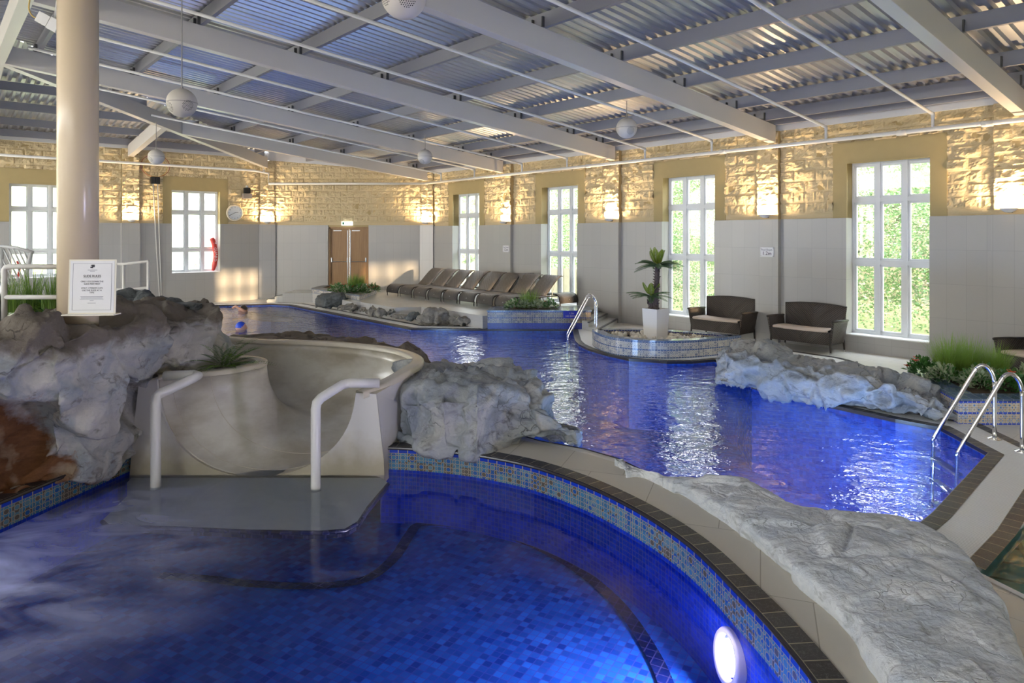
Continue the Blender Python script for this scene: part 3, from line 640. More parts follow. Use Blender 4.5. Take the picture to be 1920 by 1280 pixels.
# door
mb = MB(); x0, x1, z0, z1 = 2.20, 3.60, .32, 2.54
for a, b in ((x0-.02, x0+.05), (x1-.05, x1+.02)): mb.box(a, b, .05, .2, z0, z1)
mb.box(x0, x1, .05, .2, z1-.05, z1+.02)
d = struct(mb.build('door_1', [M['oak']], T=FB))
xm = (x0+x1)/2
for a, b in ((x0+.05, xm-.006), (xm+.006, x1-.05)):
    l_ = MB(); l_.box(a, b, .11, .155, z0, z1-.05); lf = l_.build('door_leaf', [M['oak']], parent=d)
    h = MB(); h.tube([(a+.04, .06, z0+1.0), (b-.04, .06, z0+1.0)], .013, 8, 0); h.box(a+.02, a+.06, .05, .11, z0+.98, z0+1.14); h.box(b-.06, b-.02, .05, .11, z0+.98, z0+1.14)
    e = b-.04 if a < xm-.1 else a+.04; h.box(e-.012, e+.012, .09, .11, z0+.05, z1-.1); h.box(a+.1, a+.38, .1, .112, z1-.13, z1-.1)
    if a > xm-.1: h.box(a+.35, b-.01, .105, .112, z0+.02, z0+.22)
    h.build('push_bar', [M['steel']], parent=lf)
# ---------------------------------------------------------------- platform and steps
pf = [R(.0, 0, 0), (-8.6, 24.2, 0), G(540, 541, .32), G(584, 548, .32), G(660, 566, .32), G(676, 566, .32), G(741, 576.5, .32), G(790, 575.5, .32), G(850, 583, .32), G(905, 592, .32), (-.55, 16.42, 0), (1.55, 16.38, 0), (1.6, 16.9, 0), R(7.78, 0, 0)]
pf = [(-7.7, 24.25, 0), (-7.7, 22.9, 0), (-6.7, 22.9, 0)] + pf[4:] + [R(0, 0, 0)]
mb = MB(); mb.prism([p[:2] for p in pf], 0.0, .32, 0, 1); struct(mb.build('platform', [M['platform'], M['walltile']]))
def steps(name, quads, hs):
    mb = MB()
    for q, h in zip(quads, hs): mb.prism(q, 0, h, 0, 0); 
    return struct(mb.build(name, [M['platform'], M['nosing']]))
# right-hand flight of three, parallel to the nosing line seen at the wall
mb = MB()
for k, (t1, z) in enumerate(((8.02, .32), (8.37, .213), (8.72, .107))):
    a = R(t1, 0, 0); fr = V((1.62, 16.4, 0))+V((.17*k, -.42*k, 0)); q = [a, R(7.5, 0, 0), V((1.5, 16.7, 0)), fr]
    mb.prism([p[:2] for p in q], 0, z, 0, 0); dd = (fr-a).normalized(); pn = V((dd.y, -dd.x, 0)); pn = pn if pn.y < 0 else -pn
    mb.beam(a+V((0, 0, z-.02)), fr+V((0, 0, z-.02)), .05, .026, 1)
struct(mb.build('platform_steps', [M['platform'], M['nosing']]))
mb = MB()
for x0_, x1_, z in ((-7.96, -7.7, .213), (-8.23, -7.96, .107)):
    mb.prism([(x0_, 22.9), (x1_, 22.9), (x1_, 24.25), (x0_, 24.25)], 0, z, 0, 0); mb.box(x0_-.005, x0_+.03, 22.88, 24.25, z-.02, z+.004, 1)
struct(mb.build('platform_steps', [M['platform'], M['nosing']]))

# ---------------------------------------------------------------- roof
def zR(d): return 4.76+.107*d
def zL(w_): return 5.26+.106*w_
def hipd(t): return min(12.49, 4.37+(t+3.78)*1.028)
def backd(t): return max(0.0, -1.156*t)
mb = MB(); lines = []; t = -3.75
prof = [(0, 0), (.055, 0), (.08, .045), (.155, .045), (.18, 0)]
while t < 26:
    for a, h in prof[:-1]:
        lines.append((t+a, h))
    t += .18
for (t, h), (t2, h2) in zip(lines, lines[1:]):
    a0, a1, b0, b1 = backd(t)-.2, hipd(t), backd(t2)-.2, hipd(t2)
    if a1 < a0: continue
    mb.face([(t, -a0, zR(a0)+h), (t2, -b0, zR(b0)+h2), (t2, -b1, zR(b1)+h2), (t, -a1, zR(a1)+h)])
struct(mb.build('ceiling', [M['decking']], T=FR))
mb = MB(); s_ = 0; lines = []
while s_ < 16.2:
    for a, h in prof[:-1]: lines.append((s_+a, h))
    s_ += .18
def hipw(s): return min(s*.973, (16.24-s)*.973)
for (s, h), (s2, h2) in zip(lines, lines[1:]):
    mb.face([(-s, .15, zL(-.15)+h), (-s, -hipw(s), zL(hipw(s))+h), (-s2, -hipw(s2), zL(hipw(s2))+h2), (-s2, .15, zL(-.15)+h2)])
struct(mb.build('ceiling_left', [M['decking']], T=FL))
mb = MB(); lines = []; t = -3.78
while t < 26:
    for a, h in prof[:-1]: lines.append((t+a, h))
    t += .18
for (t, h), (t2, h2) in zip(lines, lines[1:]):
    f = lambda q: max(12.49, 20.61-(q+3.78)*1.028)
    if f(t) > 20.6: continue
    mb.face([(t, -f(t), zR(24.98-f(t))+h), (t2, -f(t2), zR(24.98-f(t2))+h2), (t2, -20.61, zR(24.98-20.61)+h2), (t, -20.61, zR(24.98-20.61)+h)])
struct(mb.build('ceiling_far', [M['decking']], T=FR))
# closure strips above the walls
mb = MB(); mb.box(-.2, 26, .0, .3, 4.43, 4.80, 0); struct(mb.build('trim_6', [M['whitepaint']], T=FR))
mb = MB(); mb.box(-16.3, .3, .0, .3, 4.97, 5.30, 0); struct(mb.build('trim_7', [M['whitepaint']], T=FL))
mb = MB(); mb.prism([(0, 4.93), (5.78, 4.46), (6.0, 4.85), (-.4, 5.42)], -.30, -.02, 0, T=Matrix(((1, 0, 0, 0), (0, 0, -1, 0), (0, 1, 0, 0), (0, 0, 0, 1)))); struct(mb.build('trim_8', [M['whitepaint']], T=FB))

A = R(4.12, 12.52, 5.5)
def rafter(t, d0, d1, label, grp='white rafters over the pool', node=True):
    o = thing('roof_beam', label, 'beam', R(t, d0, 4.17+.107*d0), 0, grp)
    mb = MB(); a, b = R(t, d0, 4.17+.107*d0), R(t, d1, 4.17+.107*d1)
    mb.beam(a, b, .17, .36); bo = mb.build('beam_body', [M['beam']], bevel=.006); bo.parent = o; bo.matrix_parent_inverse = Matrix.Translation(-V(o.location))
    for d in (.55, 1.6, 3.3, 5.0, 6.75, 8.5, 10.2, 11.9):
        if d0 < d < d1:
            for sx in (-.11, .11):
                c = MB(); p = R(t+sx, d+.05, 4.53+.107*d); c.box(-.03, .03, -.01, .01, -.0, .15, 0, Matrix.Translation(p) @ Matrix.Rotation(RZR+math.pi/2, 4, 'Z'))
                co_ = c.build('purlin_cleat', [M['cleat']]); co_.parent = o; co_.matrix_parent_inverse = Matrix.Translation(-V(o.location))
    return o
rafter(0, .1, 8.2, 'short white rafter landing at the corner right of the door')
rafter(4.12, .1, 12.45, 'white rafter landing between the two farthest right windows')
rafter(8.62, .1, 12.45, 'white rafter landing left of the palm tree, with a round speaker before it')
rafter(13.0, .1, 12.45, 'white rafter landing on the pier above the pool depth plaque')
rafter(17.3, .1, 12.45, 'white rafter at the upper right corner beside the nearest window')
rafter(21.6, .1, 12.45, 'white rafter nearest to the camera, out past the right corner')
def freebeam(a, b, label, name='roof_beam', grp=None, mat='beam', w_=.17, h=.36, cat='beam'):
    mb = MB(); mb.beam(a, b, w_, h); o = mb.build(name, [M[mat]], bevel=.006, center=True); return tag(o, label, cat, grp)
freebeam(A, V((-8.72, 24.15, 4.64)), 'long white hip beam running to the pier left of the door')
freebeam(A, R(25, 12.52, 5.5), 'white ridge beam at the upper left corner of the roof')
freebeam(A, L(16.1, 0, 4.75), 'white hip beam leaving the ridge end behind the column')
freebeam(L(4.33, .1, 4.72), L(4.33, 4.1, 5.12), 'short white beam between the left wall and the hip beam')
freebeam(A+V((0, 0, 0)), L(8.1, .1, 4.72), 'white beam from ridge end toward the left wall')
# purlins
names = ['at the wall head', 'just inside the right wall', 'second in from the right wall', 'third in from the right wall', 'fourth in from the right wall', 'fifth in from the right wall', 'sixth in from the right wall', 'seventh in from the right wall', 'last before the ridge']
for k, d in enumerate((.12, .55, 1.6, 3.3, 5.0, 6.75, 8.5, 10.2, 11.9)):
    t0 = -d/1.156 if d < 4.37 else (d-4.37)/1.028-3.78
    mb = MB(); mb.beam(R(t0, d, 4.53+.107*d), R(26, d, 4.53+.107*d), .07, .215); o = mb.build('purlin', [M['purlin']], center=True)
    tag(o, 'grey steel purlin under the corrugated roof, '+names[k], 'beam', 'grey purlins under the right roof slope')
names = ['at the left wall head', 'second from the left wall', 'third from the left wall', 'fourth from the left wall', 'fifth from the left wall']
for k, w_ in enumerate((.15, 1.5, 3.1, 4.8, 6.4)):
    s0 = w_/.973
    mb = MB(); mb.beam(L(s0, w_, 5.04+.106*w_), L(16.24-s0, w_, 5.04+.106*w_), .07, .2); o = mb.build('purlin', [M['purlin']], center=True)
    tag(o, 'grey steel purlin on the left roof slope, '+names[k], 'beam', 'grey purlins on the left roof slope')
# column
cp = R(13.0, 12.53, 0); mb = MB(); mb.lathe([(.165, .9), (.165, 5.5)], (0, 0, 0), 40); mb.lathe([(.19, 5.3), (.19, 5.5)], (0, 0, 0), 32)
o = mb.build('column', [M['column']], smooth=False); o.location = (cp.x, cp.y, 0)
for p in o.data.polygons: p.use_smooth = abs(p.normal.z) < .5
tag(o, 'thick round cream steel column rising behind the slide rules sign', 'column')
# ---------------------------------------------------------------- sprinkler pipework
sg = thing('sprinkler_pipework', 'white sprinkler pipe run along the right wall with branches up the roof', 'pipe', R(8, .35, 4.07))
pinv = Matrix.Translation(-V(sg.location))
def part(mb, name, mats, par, **k):
    o = mb.build(name, mats, **k); o.parent = par; o.matrix_parent_inverse = Matrix.Translation(-V(par.matrix_world.translation if False else par.location)); return o
pth = [R(24, .32, 4.08), R(17.05, .32, 4.08), R(16.9, .36, 4.08), R(13, .36, 4.07), R(8.5, .36, 4.07), R(4, .36, 4.07), R(.3, .36, 4.06), (-2.95, 23.85, 4.06), (-8.5, 23.85, 4.06), (-8.5, 23.85, 4.42), L(.55, .3, 4.5), L(5, .3, 4.5), L(13, .3, 4.5)]
mb = MB(); mb.tube(pth, .04, 10)
for t in (15.6, 16.9, 8.0, 12.0): mb.tube([R(t-.08, .36, 4.07), R(t+.08, .36, 4.07)], .052, 10)
part(mb, 'main_pipe', [M['pvc']], sg, smooth=True)
bt = []
for base in (0, 4.12, 8.62, 13.0, 17.3):
    bt += [base+1.25, base+3.1]
for t in bt:
    dmax = min(12.2, hipd(t)-.3); z = lambda d: 4.30+.107*d
    mb = MB(); mb.tube([R(t, .36, 4.07), R(t, .36, z(.36)-.03), R(t, .40, z(.4)), R(t, dmax, z(dmax))], .026, 8); mb.tube([R(t, .36, z(.36)-.06), R(t, .36, z(.36)+.0), R(t, .5, z(.5))], .034, 8)
    bp_ = part(mb, 'branch_pipe', [M['pvc']], sg, smooth=True)
    for d in (1.6, 3.3, 5.0, 6.75, 8.5, 10.2):
        if d < dmax-.3:
            h = MB(); p = R(t+.03, d, z(d)); h.tube([p+V((0, 0, -.04)), p+V((0, 0, .3))], .008, 5)
            ho = h.build('hanger_rod', [M['rod']]); ho.parent = bp_; ho.matrix_parent_inverse = (pinv)
# ---------------------------------------------------------------- rocks
def rdisp(p, nr, s, seed, amp, fine=1.0):
    sd = V((seed*3.7, seed*1.9, seed*5.3))
    def lay(q, a, st):
        q = V((q.x, q.y, q.z*st))+sd+V((noise.noise(q*.8+sd), noise.noise(q*.8-sd), noise.noise(q*.9+sd*2)))*.35
        d, c = noise.voronoi(q); c0 = c[0]; rv = noise.cell_vector(c0*9.7+V((.5, .5, .5)))*2-V((1, 1, 1))
        f = (q-c0).dot(rv)*.95+(noise.cell(c0*13.3)-.5)*1.0; e = d[1]-d[0]; w_ = min(1, e/.10); w_ = w_*w_*(3-2*w_)
        return a*(f*w_-.30*(1-w_))
    s *= 1.2; v = lay(p/s, 1.35, 1.25)+lay(p/(s*.45), .42, 1.5)*fine+lay(p/(s*.2), .13, 1.5)*fine
    v += .22*(noise.fractal(p*1.3+sd, .8, 2.2, 3)) + .05*noise.fractal(p*14, .7, 2.1, 3)*fine
    return v*amp
def loft_rock(name, secs, mats, label, nu, nv, amp, cell, seed, cat='rock', lin=.5, group=None, matfn=None, closed=True, fine=1.0):
    """secs: list of rings of world points (same count); closed ring, ends capped"""
    def resample(ring, n, closed):
        pts = [V(p) for p in ring]; sm = smooth_path(pts, 12, closed); 
        k = len(pts); ln = []
        for i in range(k if closed else k-1):
            a, b = pts[i], pts[(i+1) % k]
            for j in range(12): ln.append(a.lerp(b, j/12))
        if not closed: ln.append(pts[-1])
        mixd = [a.lerp(b, lin) for a, b in zip(sm, ln)]
        if closed: mixd.append(mixd[0])
        acc = [0]
        for a, b in zip(mixd, mixd[1:]): acc.append(acc[-1]+(b-a).length)
        out = []; j = 0; tot = acc[-1]; m_ = n if closed else n-1
        for i in range(n):
            t = tot*i/m_
            while j < len(acc)-2 and acc[j+1] < t: j += 1
            f = (t-acc[j])/max(1e-9, acc[j+1]-acc[j]); out.append(mixd[j].lerp(mixd[j+1], min(1, f)))
        return out
    rings = [resample(r_, nv, True) for r_ in secs]
    cols = [resample([r_[j] for r_ in rings], nu, False) for j in range(nv)]
    rows = [[cols[j][i] for j in range(nv)] for i in range(nu)]
    def caps(ring, outward):
        c = sum(ring, V((0, 0, 0)))/len(ring); res = []
        for f, o_ in ((.85, .35), (.55, .8), (.25, 1.)): res.append([c.lerp(p, f)+outward*o_*0.05 for p in ring])
        res.append([c.copy() for p in ring]); return res
    o0 = (rows[0][0]-rows[1][0]).normalized(); o1 = (rows[-1][0]-rows[-2][0]).normalized()
    rows = caps(rows[0], o0)[::-1]+rows+caps(rows[-1], o1)
    mb = MB(); mb.grid(rows, 0, closed=True)
    o = mb.build(name, mats, smooth=True); weld(o, 1e-5); me = o.data; import bmesh
    bm = bmesh.new(); bm.from_mesh(me); bmesh.ops.recalc_face_normals(bm, faces=bm.faces); bm.normal_update()
    for v in bm.verts: v.co = v.co+v.normal*rdisp(v.co.copy(), None, cell, seed, amp, fine)
    for _ in range(1): bmesh.ops.smooth_vert(bm, verts=bm.verts, factor=.5, use_axis_x=True, use_axis_y=True, use_axis_z=True)
    bm.normal_update()
    for f in bm.faces: f.smooth = True
    if matfn:
        for f in bm.faces: f.material_index = matfn(f.calc_center_median(), f.normal)
    bm.to_mesh(me); bm.free()
    xs = [v.co for v in me.vertices]; off = V((sum(p.x for p in xs)/len(xs), sum(p.y for p in xs)/len(xs), min(p.z for p in xs)))
    me.transform(Matrix.Translation(-off)); o.location = off
    return tag(o, label, cat, group)
def pxrock(name, cols, *a, base=None, **k):            # cols: (px, [(py, Y), ...]) from front foot to back top
    secs = []
    for px, ys in cols:
        ring = [P(px, py, Y) for py, Y in ys]; b = ring[-1]; z0 = ring[0].z if base is None else base
        ring += [V((b.x+.02, b.y+.12, (b.z+z0)/2)), V((b.x, b.y+.05, min(z0, b.z-.05)))]
        secs.append(ring)
    return loft_rock(name, secs, *a, **k)
pxrock('boulder', [
    (-170, [(1085, 5.28), (1000, 5.2), (900, 5.2), (800, 5.1), (745, 4.7), (680, 4.7), (625, 5.0), (606, 5.4), (598, 6.4)]),
    (-70, [(1015, 5.45), (930, 5.45), (850, 5.5), (780, 5.4), (747, 4.95), (680, 4.95), (622, 5.2), (600, 5.6), (592, 6.4)]),
    (0, [(978, 5.66), (920, 5.8), (850, 5.85), (780, 5.75), (748, 5.25), (685, 5.2), (622, 5.35), (597, 5.75), (590, 6.7)]),
    (60, [(950, 5.95), (900, 6.05), (850, 6.1), (790, 6.0), (745, 5.5), (690, 5.4), (622, 5.5), (594, 5.85), (587, 6.9)]),
    (110, [(928, 6.18), (880, 6.2), (840, 6.0), (795, 5.8), (740, 5.65), (680, 5.55), (618, 5.6), (590, 5.95), (572, 7.2)]),
    (160, [(905, 6.4), (860, 6.35), (820, 6.2), (780, 6.0), (735, 5.85), (672, 5.75), (615, 5.8), (586, 6.1), (566, 7.4)]),
    (215, [(882, 6.82), (845, 6.75), (800, 6.6), (760, 6.45), (718, 6.3), (665, 6.1), (612, 6.1), (580, 6.4), (560, 7.7)]),
    (262, [(868, 7.1), (830, 7.05), (790, 7.0), (750, 6.85), (710, 6.6), (660, 6.45), (610, 6.45), (574, 6.7), (556, 7.9)]),
    (310, [(850, 7.35), (800, 7.35), (760, 7.3), (725, 7.15), (695, 6.95), (650, 6.8), (606, 6.8), (570, 7.0), (555, 8.0)]),
    (350, [(820, 7.55), (780, 7.5), (745, 7.45), (715, 7.4), (690, 7.2), (645, 7.1), (602, 7.1), (570, 7.25), (557, 8.1)]),
    (385, [(790, 7.7), (750, 7.7), (725, 7.65), (703, 7.6), (680, 7.45), (640, 7.35), (600, 7.3), (572, 7.5), (562, 8.2)]),
    (412, [(760, 7.8), (735, 7.8), (715, 7.75), (695, 7.7), (675, 7.65), (640, 7.6), (605, 7.55), (578, 7.7), (568, 8.25)]),
    (424, [(740, 7.9), (725, 7.9), (712, 7.9), (690, 7.85), (670, 7.8), (640, 7.8), (610, 7.8), (590, 7.95), (580, 8.2)]),
    ], [M['rockL']], 'huge pale grey rock face with brown top behind the slide rules sign', 190, 170, .12, .62, 3.1)
pxrock('boulder', [(425, [(745, 7.75), (722, 7.75), (715, 7.95)]), (440, [(738, 7.65), (705, 7.65), (697, 7.95)]), (460, [(722, 7.75), (695, 7.75), (688, 8.0)]), (474, [(705, 7.95), (694, 7.95), (690, 8.05)])],
    [M['rockL']], 'small grey rock tucked inside the inner curl of the slide', 40, 40, .05, .3, 8.0)
pxrock('boulder', [(60, [(610, 7.2), (580, 7.3), (570, 8)]), (120, [(605, 7.2), (575, 7.3), (566, 8)]), (190, [(600, 7.4), (565, 7.6), (552, 8.4)]), (215, [(590, 7.6), (552, 7.9), (545, 8.6)]), (245, [(585, 7.8), (548, 8), (538, 8.6)]), (285, [(585, 7.8), (550, 8.0), (543, 8.6)]), (297, [(585, 7.8), (558, 8.0), (554, 8.6)]), (340, [(590, 7.8), (560, 8.0), (556, 8.5)]), (372, [(600, 7.8), (570, 8.0), (566, 8.3)])],
    [M['rockD']], 'dark layered rock behind the column on top of the big rock', 110, 60, .055, .4, 5.5, lin=.8)
pxrock('boulder', [
    (420, [(740, 9.45), (650, 9.4), (636, 9.6), (630, 10.2)]), (450, [(740, 9.45), (655, 9.4), (632, 9.7), (623, 10.3)]), (490, [(740, 9.45), (660, 9.4), (632, 9.6), (620, 10.4)]), (560, [(740, 9.5), (660, 9.4), (630, 9.7), (619, 10.4)]),
    (620, [(740, 9.5), (665, 9.3), (640, 9.6), (622, 10.3)]), (670, [(745, 9.3), (670, 9.15), (648, 9.4), (631, 10.2)]), (700, [(750, 9.2), (675, 9.0), (640, 9.4), (623, 10.2)]), (735, [(760, 9.1), (690, 8.9), (650, 9.2), (629, 10)]),
    (770, [(765, 9.0), (700, 8.8), (660, 9.1), (637, 9.8)]), (793, [(765, 9.0), (705, 8.9), (665, 9.1), (645, 9.6)]), (802, [(765, 9.0), (715, 9.0), (685, 9.1), (668, 9.4)])],
    [M['rockB']], 'long brown rock between the slide and the swimming pool', 170, 70, .075, .7, 12.0)
pxrock('boulder', [
    (738, [(838, 7.35), (800, 7.4), (760, 7.5), (720, 7.6), (702, 7.8), (694, 8.2)]),
    (748, [(842, 7.28), (800, 7.22), (755, 7.25), (715, 7.5), (692, 7.9), (678, 8.6)]),
    (785, [(844, 7.2), (800, 7.12), (752, 7.1), (712, 7.35), (688, 7.9), (668, 8.9)]),
    (830, [(848, 7.06), (800, 7.0), (750, 6.98), (712, 7.3), (686, 7.9), (667, 9.0)]),
    (860, [(852, 6.98), (800, 7.05), (752, 7.05), (712, 7.3), (686, 7.9), (667, 9.0)]),
    (895, [(856, 6.92), (800, 6.9), (752, 6.95), (715, 7.2), (688, 7.9), (668, 9.0)]),
    (940, [(842, 7.12), (800, 7.05), (748, 7.1), (718, 7.35), (690, 7.9), (672, 8.9)]),
    (980, [(840, 7.2), (800, 7.15), (752, 7.3), (722, 7.5), (697, 8.0), (682, 8.6)]),
    (1012, [(840, 7.2), (805, 7.1), (768, 7.2), (735, 7.55), (705, 7.9), (693, 8.3)]),
    (1032, [(840, 7.2), (808, 7.1), (774, 7.2), (752, 7.5), (728, 7.75), (715, 8.1)]),
    (1042, [(840, 7.2), (810, 7.1), (785, 7.15), (775, 7.4), (768, 7.6), (764, 7.8)]),
    (1065, [(840, 7.2), (812, 7.1), (792, 7.15), (784, 7.35), (779, 7.55), (776, 7.75)]),
    (1085, [(840, 7.2), (815, 7.12), (800, 7.15), (794, 7.3), (790, 7.45), (788, 7.6)])],
    [M['rockG']], 'bulky grey rock between the slide and the pool with a low ledge', 170, 150, .085, .45, 21.0)
pxrock('boulder', [
    (1337, [(725, 10.3), (700, 10.2), (682, 10.25), (672, 10.4), (666, 10.5)]),
    (1350, [(732, 10.05), (700, 9.85), (668, 9.95), (649, 10.2), (642, 10.9)]),
    (1385, [(738, 9.85), (705, 9.7), (668, 9.8), (649, 10.05), (640, 10.9)]),
    (1425, [(743, 9.7), (708, 9.55), (670, 9.65), (654, 9.95), (641, 10.8)]),
    (1480, [(753, 9.4), (712, 9.3), (684, 9.4), (670, 9.7), (654, 10.5)]),
    (1540, [(764, 9.05), (722, 8.95), (693, 9.05), (680, 9.3), (667, 9.9)]),
    (1600, [(768, 8.8), (732, 8.65), (702, 8.75), (690, 9.0), (681, 9.5)]),
    (1660, [(778, 8.5), (742, 8.4), (714, 8.45), (702, 8.75), (696, 9.2)]),
    (1720, [(787, 8.25), (758, 8.15), (730, 8.25), (718, 8.45), (705, 8.9)]),
    (1770, [(794, 8.08), (772, 8.02), (750, 8.12), (742, 8.25), (735, 8.6)]),
    (1803, [(796, 8.05), (780, 8.06), (768, 8.12), (760, 8.2), (756, 8.3)])],
    [M['rockG']], 'long blue grey rock along the pool edge before the windows', 230, 110, .07, .36, 33.0)
slab = []
for l_, r_ in (((1160, 871), (1172, 868)), ((1176, 880), (1200, 868)), ((1230, 907), (1262, 882)), ((1290, 937), (1390, 898)), ((1340, 966), (1435, 912)), ((1390, 998), (1478, 937)), ((1440, 1044), (1560, 957)), ((1490, 1087), (1690, 968)), ((1540, 1132), (1790, 1020)),
               ((1600, 1192), (1865, 1115)), ((1660, 1277), (1905, 1210)), ((1740, 1400), (1935, 1320)), ((1790, 1500), (1950, 1450)), ((1830, 1600), (1950, 1590))):
    a = G(l_[0], l_[1], 0); b = G(r_[0], r_[1], .14); k = min(1, (b-a).length/.5); h = .02+.12*k
    b = V((b.x, b.y, 0)); m1 = a.lerp(b, .12); m2 = a.lerp(b, .5); m3 = a.lerp(b, .86)
    slab.append([V((a.x, a.y, -.01)), V((a.x, a.y, h*.75))+(a-b)*.01, V((m1.x, m1.y, h*.92)), V((m2.x, m2.y, h*1.05)), V((m3.x, m3.y, h*1.0)), V((b.x, b.y, h*.8)), V((b.x, b.y, -.01)), V((m2.x, m2.y, -.02))])
loft_rock('rock_slab', slab, [M['rockS']], 'broad flat pale grey rock slab in the right foreground beside the spa', 330, 190, .020, .40, 41.0, fine=1.2)
# boulders below the platform
def boulder(px, py, w_px, h_px, Y, mat, label, seed, sq=.8, depth=1.0):
    c = P(px, py, Y); k = Y/1280; rx, rz, ry = w_px*k/2, h_px*k/2, w_px*k/2*depth
    secs = []
    for i in range(9):
        a = -1+2*i/8; s_ = max(.25, (1-abs(a)**3.5)**.5); ring = []
        for j in range(10):
            th = 2*math.pi*j/10; cx, cz = math.cos(th), math.sin(th); q = 1/max(abs(cx), abs(cz))**.55
            ring.append(V((c.x+a*rx, c.y-cx*ry*q*s_*.85, c.z+cz*rz*q*.9*(s_ if cz > 0 else 1))))
        secs.append(ring)
    return loft_rock('boulder', secs, [M[mat]], label, 44, 44, min(.05, rz*.28), max(.16, rz*.9), seed, lin=.2, group='boulders along the platform foot')
boulder(622, 562, 60, 34, 20.6, 'rockD', 'large dark boulder against the flower planter near the doors', 1, depth=.6)
boulder(652, 576, 38, 17, 19.6, 'rockP', 'tan block boulder right of the dark planter boulder', 2, depth=.6)
boulder(681, 580, 14, 13, 19.2, 'rockP', 'small round boulder at the right end of the tan block', 3)
boulder(700, 583, 22, 20, 18.7, 'rockP', 'pale split boulder below the platform corner', 4)
boulder(716, 585, 24, 21, 18.3, 'rockP', 'brown humped boulder below the platform corner', 5)
boulder(734, 583, 12, 11, 18.2, 'rockP', 'small boulder behind the brown hump', 6)
boulder(743, 592, 20, 10, 17.9, 'rockP', 'low pale boulder among the platform rocks', 7)
boulder(758, 593, 16, 10, 17.8, 'rockP', 'low ridged boulder left of the grey pair', 8)
boulder(774, 594, 28, 18, 17.6, 'rockD', 'squat grey boulder left of the tallest platform boulder', 9)
boulder(816, 593, 62, 41, 17.1, 'rockP', 'tallest boulder below the loungers by the pool edge', 10, depth=.5)
boulder(874, 601, 58, 24, 16.9, 'rockP', 'low long boulder left of the mosaic planter wall', 11, depth=.5)

# ---------------------------------------------------------------- slide
sl = thing('water_slide', 'cream fibreglass water slide curling round to its exit in the spa', 'slide', (-2.6, 7.6, 0))
si = Matrix.Translation(-V(sl.location))
def sp_(mb, name, mats, par=None, **k):
    o = mb.build(name, mats, **k); o.parent = par or sl; o.matrix_parent_inverse = si; return o
st = [((-3.68, 7.10, .76), (-1.62, 7.10, .60), -.27), ((-3.55, 7.2, .76), (-1.42, 7.32, .66), -.25), ((-3.32, 7.30, .75), (-1.22, 7.62, .74), -.20), ((-3.1, 7.45, .75), (-1.16, 7.98, .77), -.12),
      ((-2.93, 7.66, .75), (-1.36, 8.40, .78), -.03), ((-2.86, 7.88, .75), (-1.75, 8.78, .78), .05), ((-2.92, 8.08, .76), (-2.3, 9.03, .79), .10), ((-3.15, 8.2, .77), (-2.9, 9.15, .80), .14), ((-3.6, 8.26, .78), (-3.6, 9.18, .82), .18), ((-4.8, 8.3, .9), (-4.8, 9.2, .95), .3)]
inn = smooth_path([q[0] for q in st], 6); outr = smooth_path([q[1] for q in st], 6); bot = smooth_path([(0, 0, q[2]) for q in st], 6)
rows = []
for a, b, c in zip(inn, outr, bot):
    r_ = []
    for j in range(33):
        th = math.pi*j/32; h = (1-math.cos(th))/2; h = h*.75+.25*(j/32); s_ = math.sin(th)**.72 if 0 < j < 32 else 0
        p = a.lerp(b, h); zt = lerp(a.z, b.z, j/32); p.z = zt-(zt-c.z)*s_; r_.append(p)
    rows.append(r_)
mb = MB(); mb.grid(rows); o = sp_(mb, 'flume', [M['flume']], smooth=True); m_ = o.modifiers.new('s', 'SOLIDIFY'); m_.thickness = .012; m_.offset = -1
for nm, path, sgn in (('inner_rim', inn, 1), ('outer_rim', outr, -1)):
    mb = MB(); rr = []
    for i, p in enumerate(path):
        t = (path[min(i+1, len(path)-1)]-path[max(i-1, 0)]); t.z = 0; t.normalize(); nn = V((-t.y, t.x, 0))*sgn
        cc = (outr[i] if sgn == 1 else inn[i])-p
        if nn.dot(cc) > 0: nn = -nn
        wd = .13
        rr.append([p+V((0, 0, -.03))-nn*.012, p+V((0, 0, .012))-nn*.008, p+V((0, 0, .02))+nn*.01, p+V((0, 0, .02))+nn*(wd-.02), p+V((0, 0, .008))+nn*wd, p+V((0, 0, -.05))+nn*wd])
    mb.grid(rr); sp_(mb, nm, [M['flumerim']], smooth=True)
# joint seams across the flume
for i in (5, 14):
    mb = MB(); mb.tube([p+V((0, 0, .003)) for p in rows[i]], .004, 5); sp_(mb, 'joint_seam', [M['flumerim']])
# end flange with the U cut out
def xz(px, py, Y=7.08): p = P(px, py, Y); return (p.x, p.z)
cut = [(p.x, p.z) for p in rows[0]]
left = [xz(262, 716), xz(252, 800), xz(243, 905)]; right = [xz(722, 905), xz(720, 860), xz(706, 738)]
outl = [xz(272, 712)]+left+right+[(cut[-1][0]+.005, cut[-1][1]+.0)]+cut[::-1][1:]
cu = filled('end_flange', [outl], 0, M['flange']); me = cu.data; me.transform(Matrix(((1, 0, 0, 0), (0, 0, 0, 0), (0, 1, 0, 0), (0, 0, 0, 1)))); me.transform(Matrix.Translation((0, 7.09, 0)))
m_ = cu.modifiers.new('s', 'SOLIDIFY'); m_.thickness = .05; m_.offset = 0; cu.parent = sl; cu.matrix_parent_inverse = si
mb = MB(); pts = [P(706, 738, 7.06), P(720, 860, 7.06), P(722, 905, 7.06), V((-1.16, 7.7, -.2)), V((-1.14, 7.7, .3)), V((-1.10, 7.62, .70))]
a, b, c, d, e, f = pts; mb.face([a, b, e, f]); mb.face([b, c, d, e]); sp_(mb, 'side_panel', [M['flange']])
mb = MB(); mb.face([P(668, 734, 7.06), P(706, 738, 7.06), f, V((-1.3, 7.5, .715))]); sp_(mb, 'top_panel', [M['flumerim']])
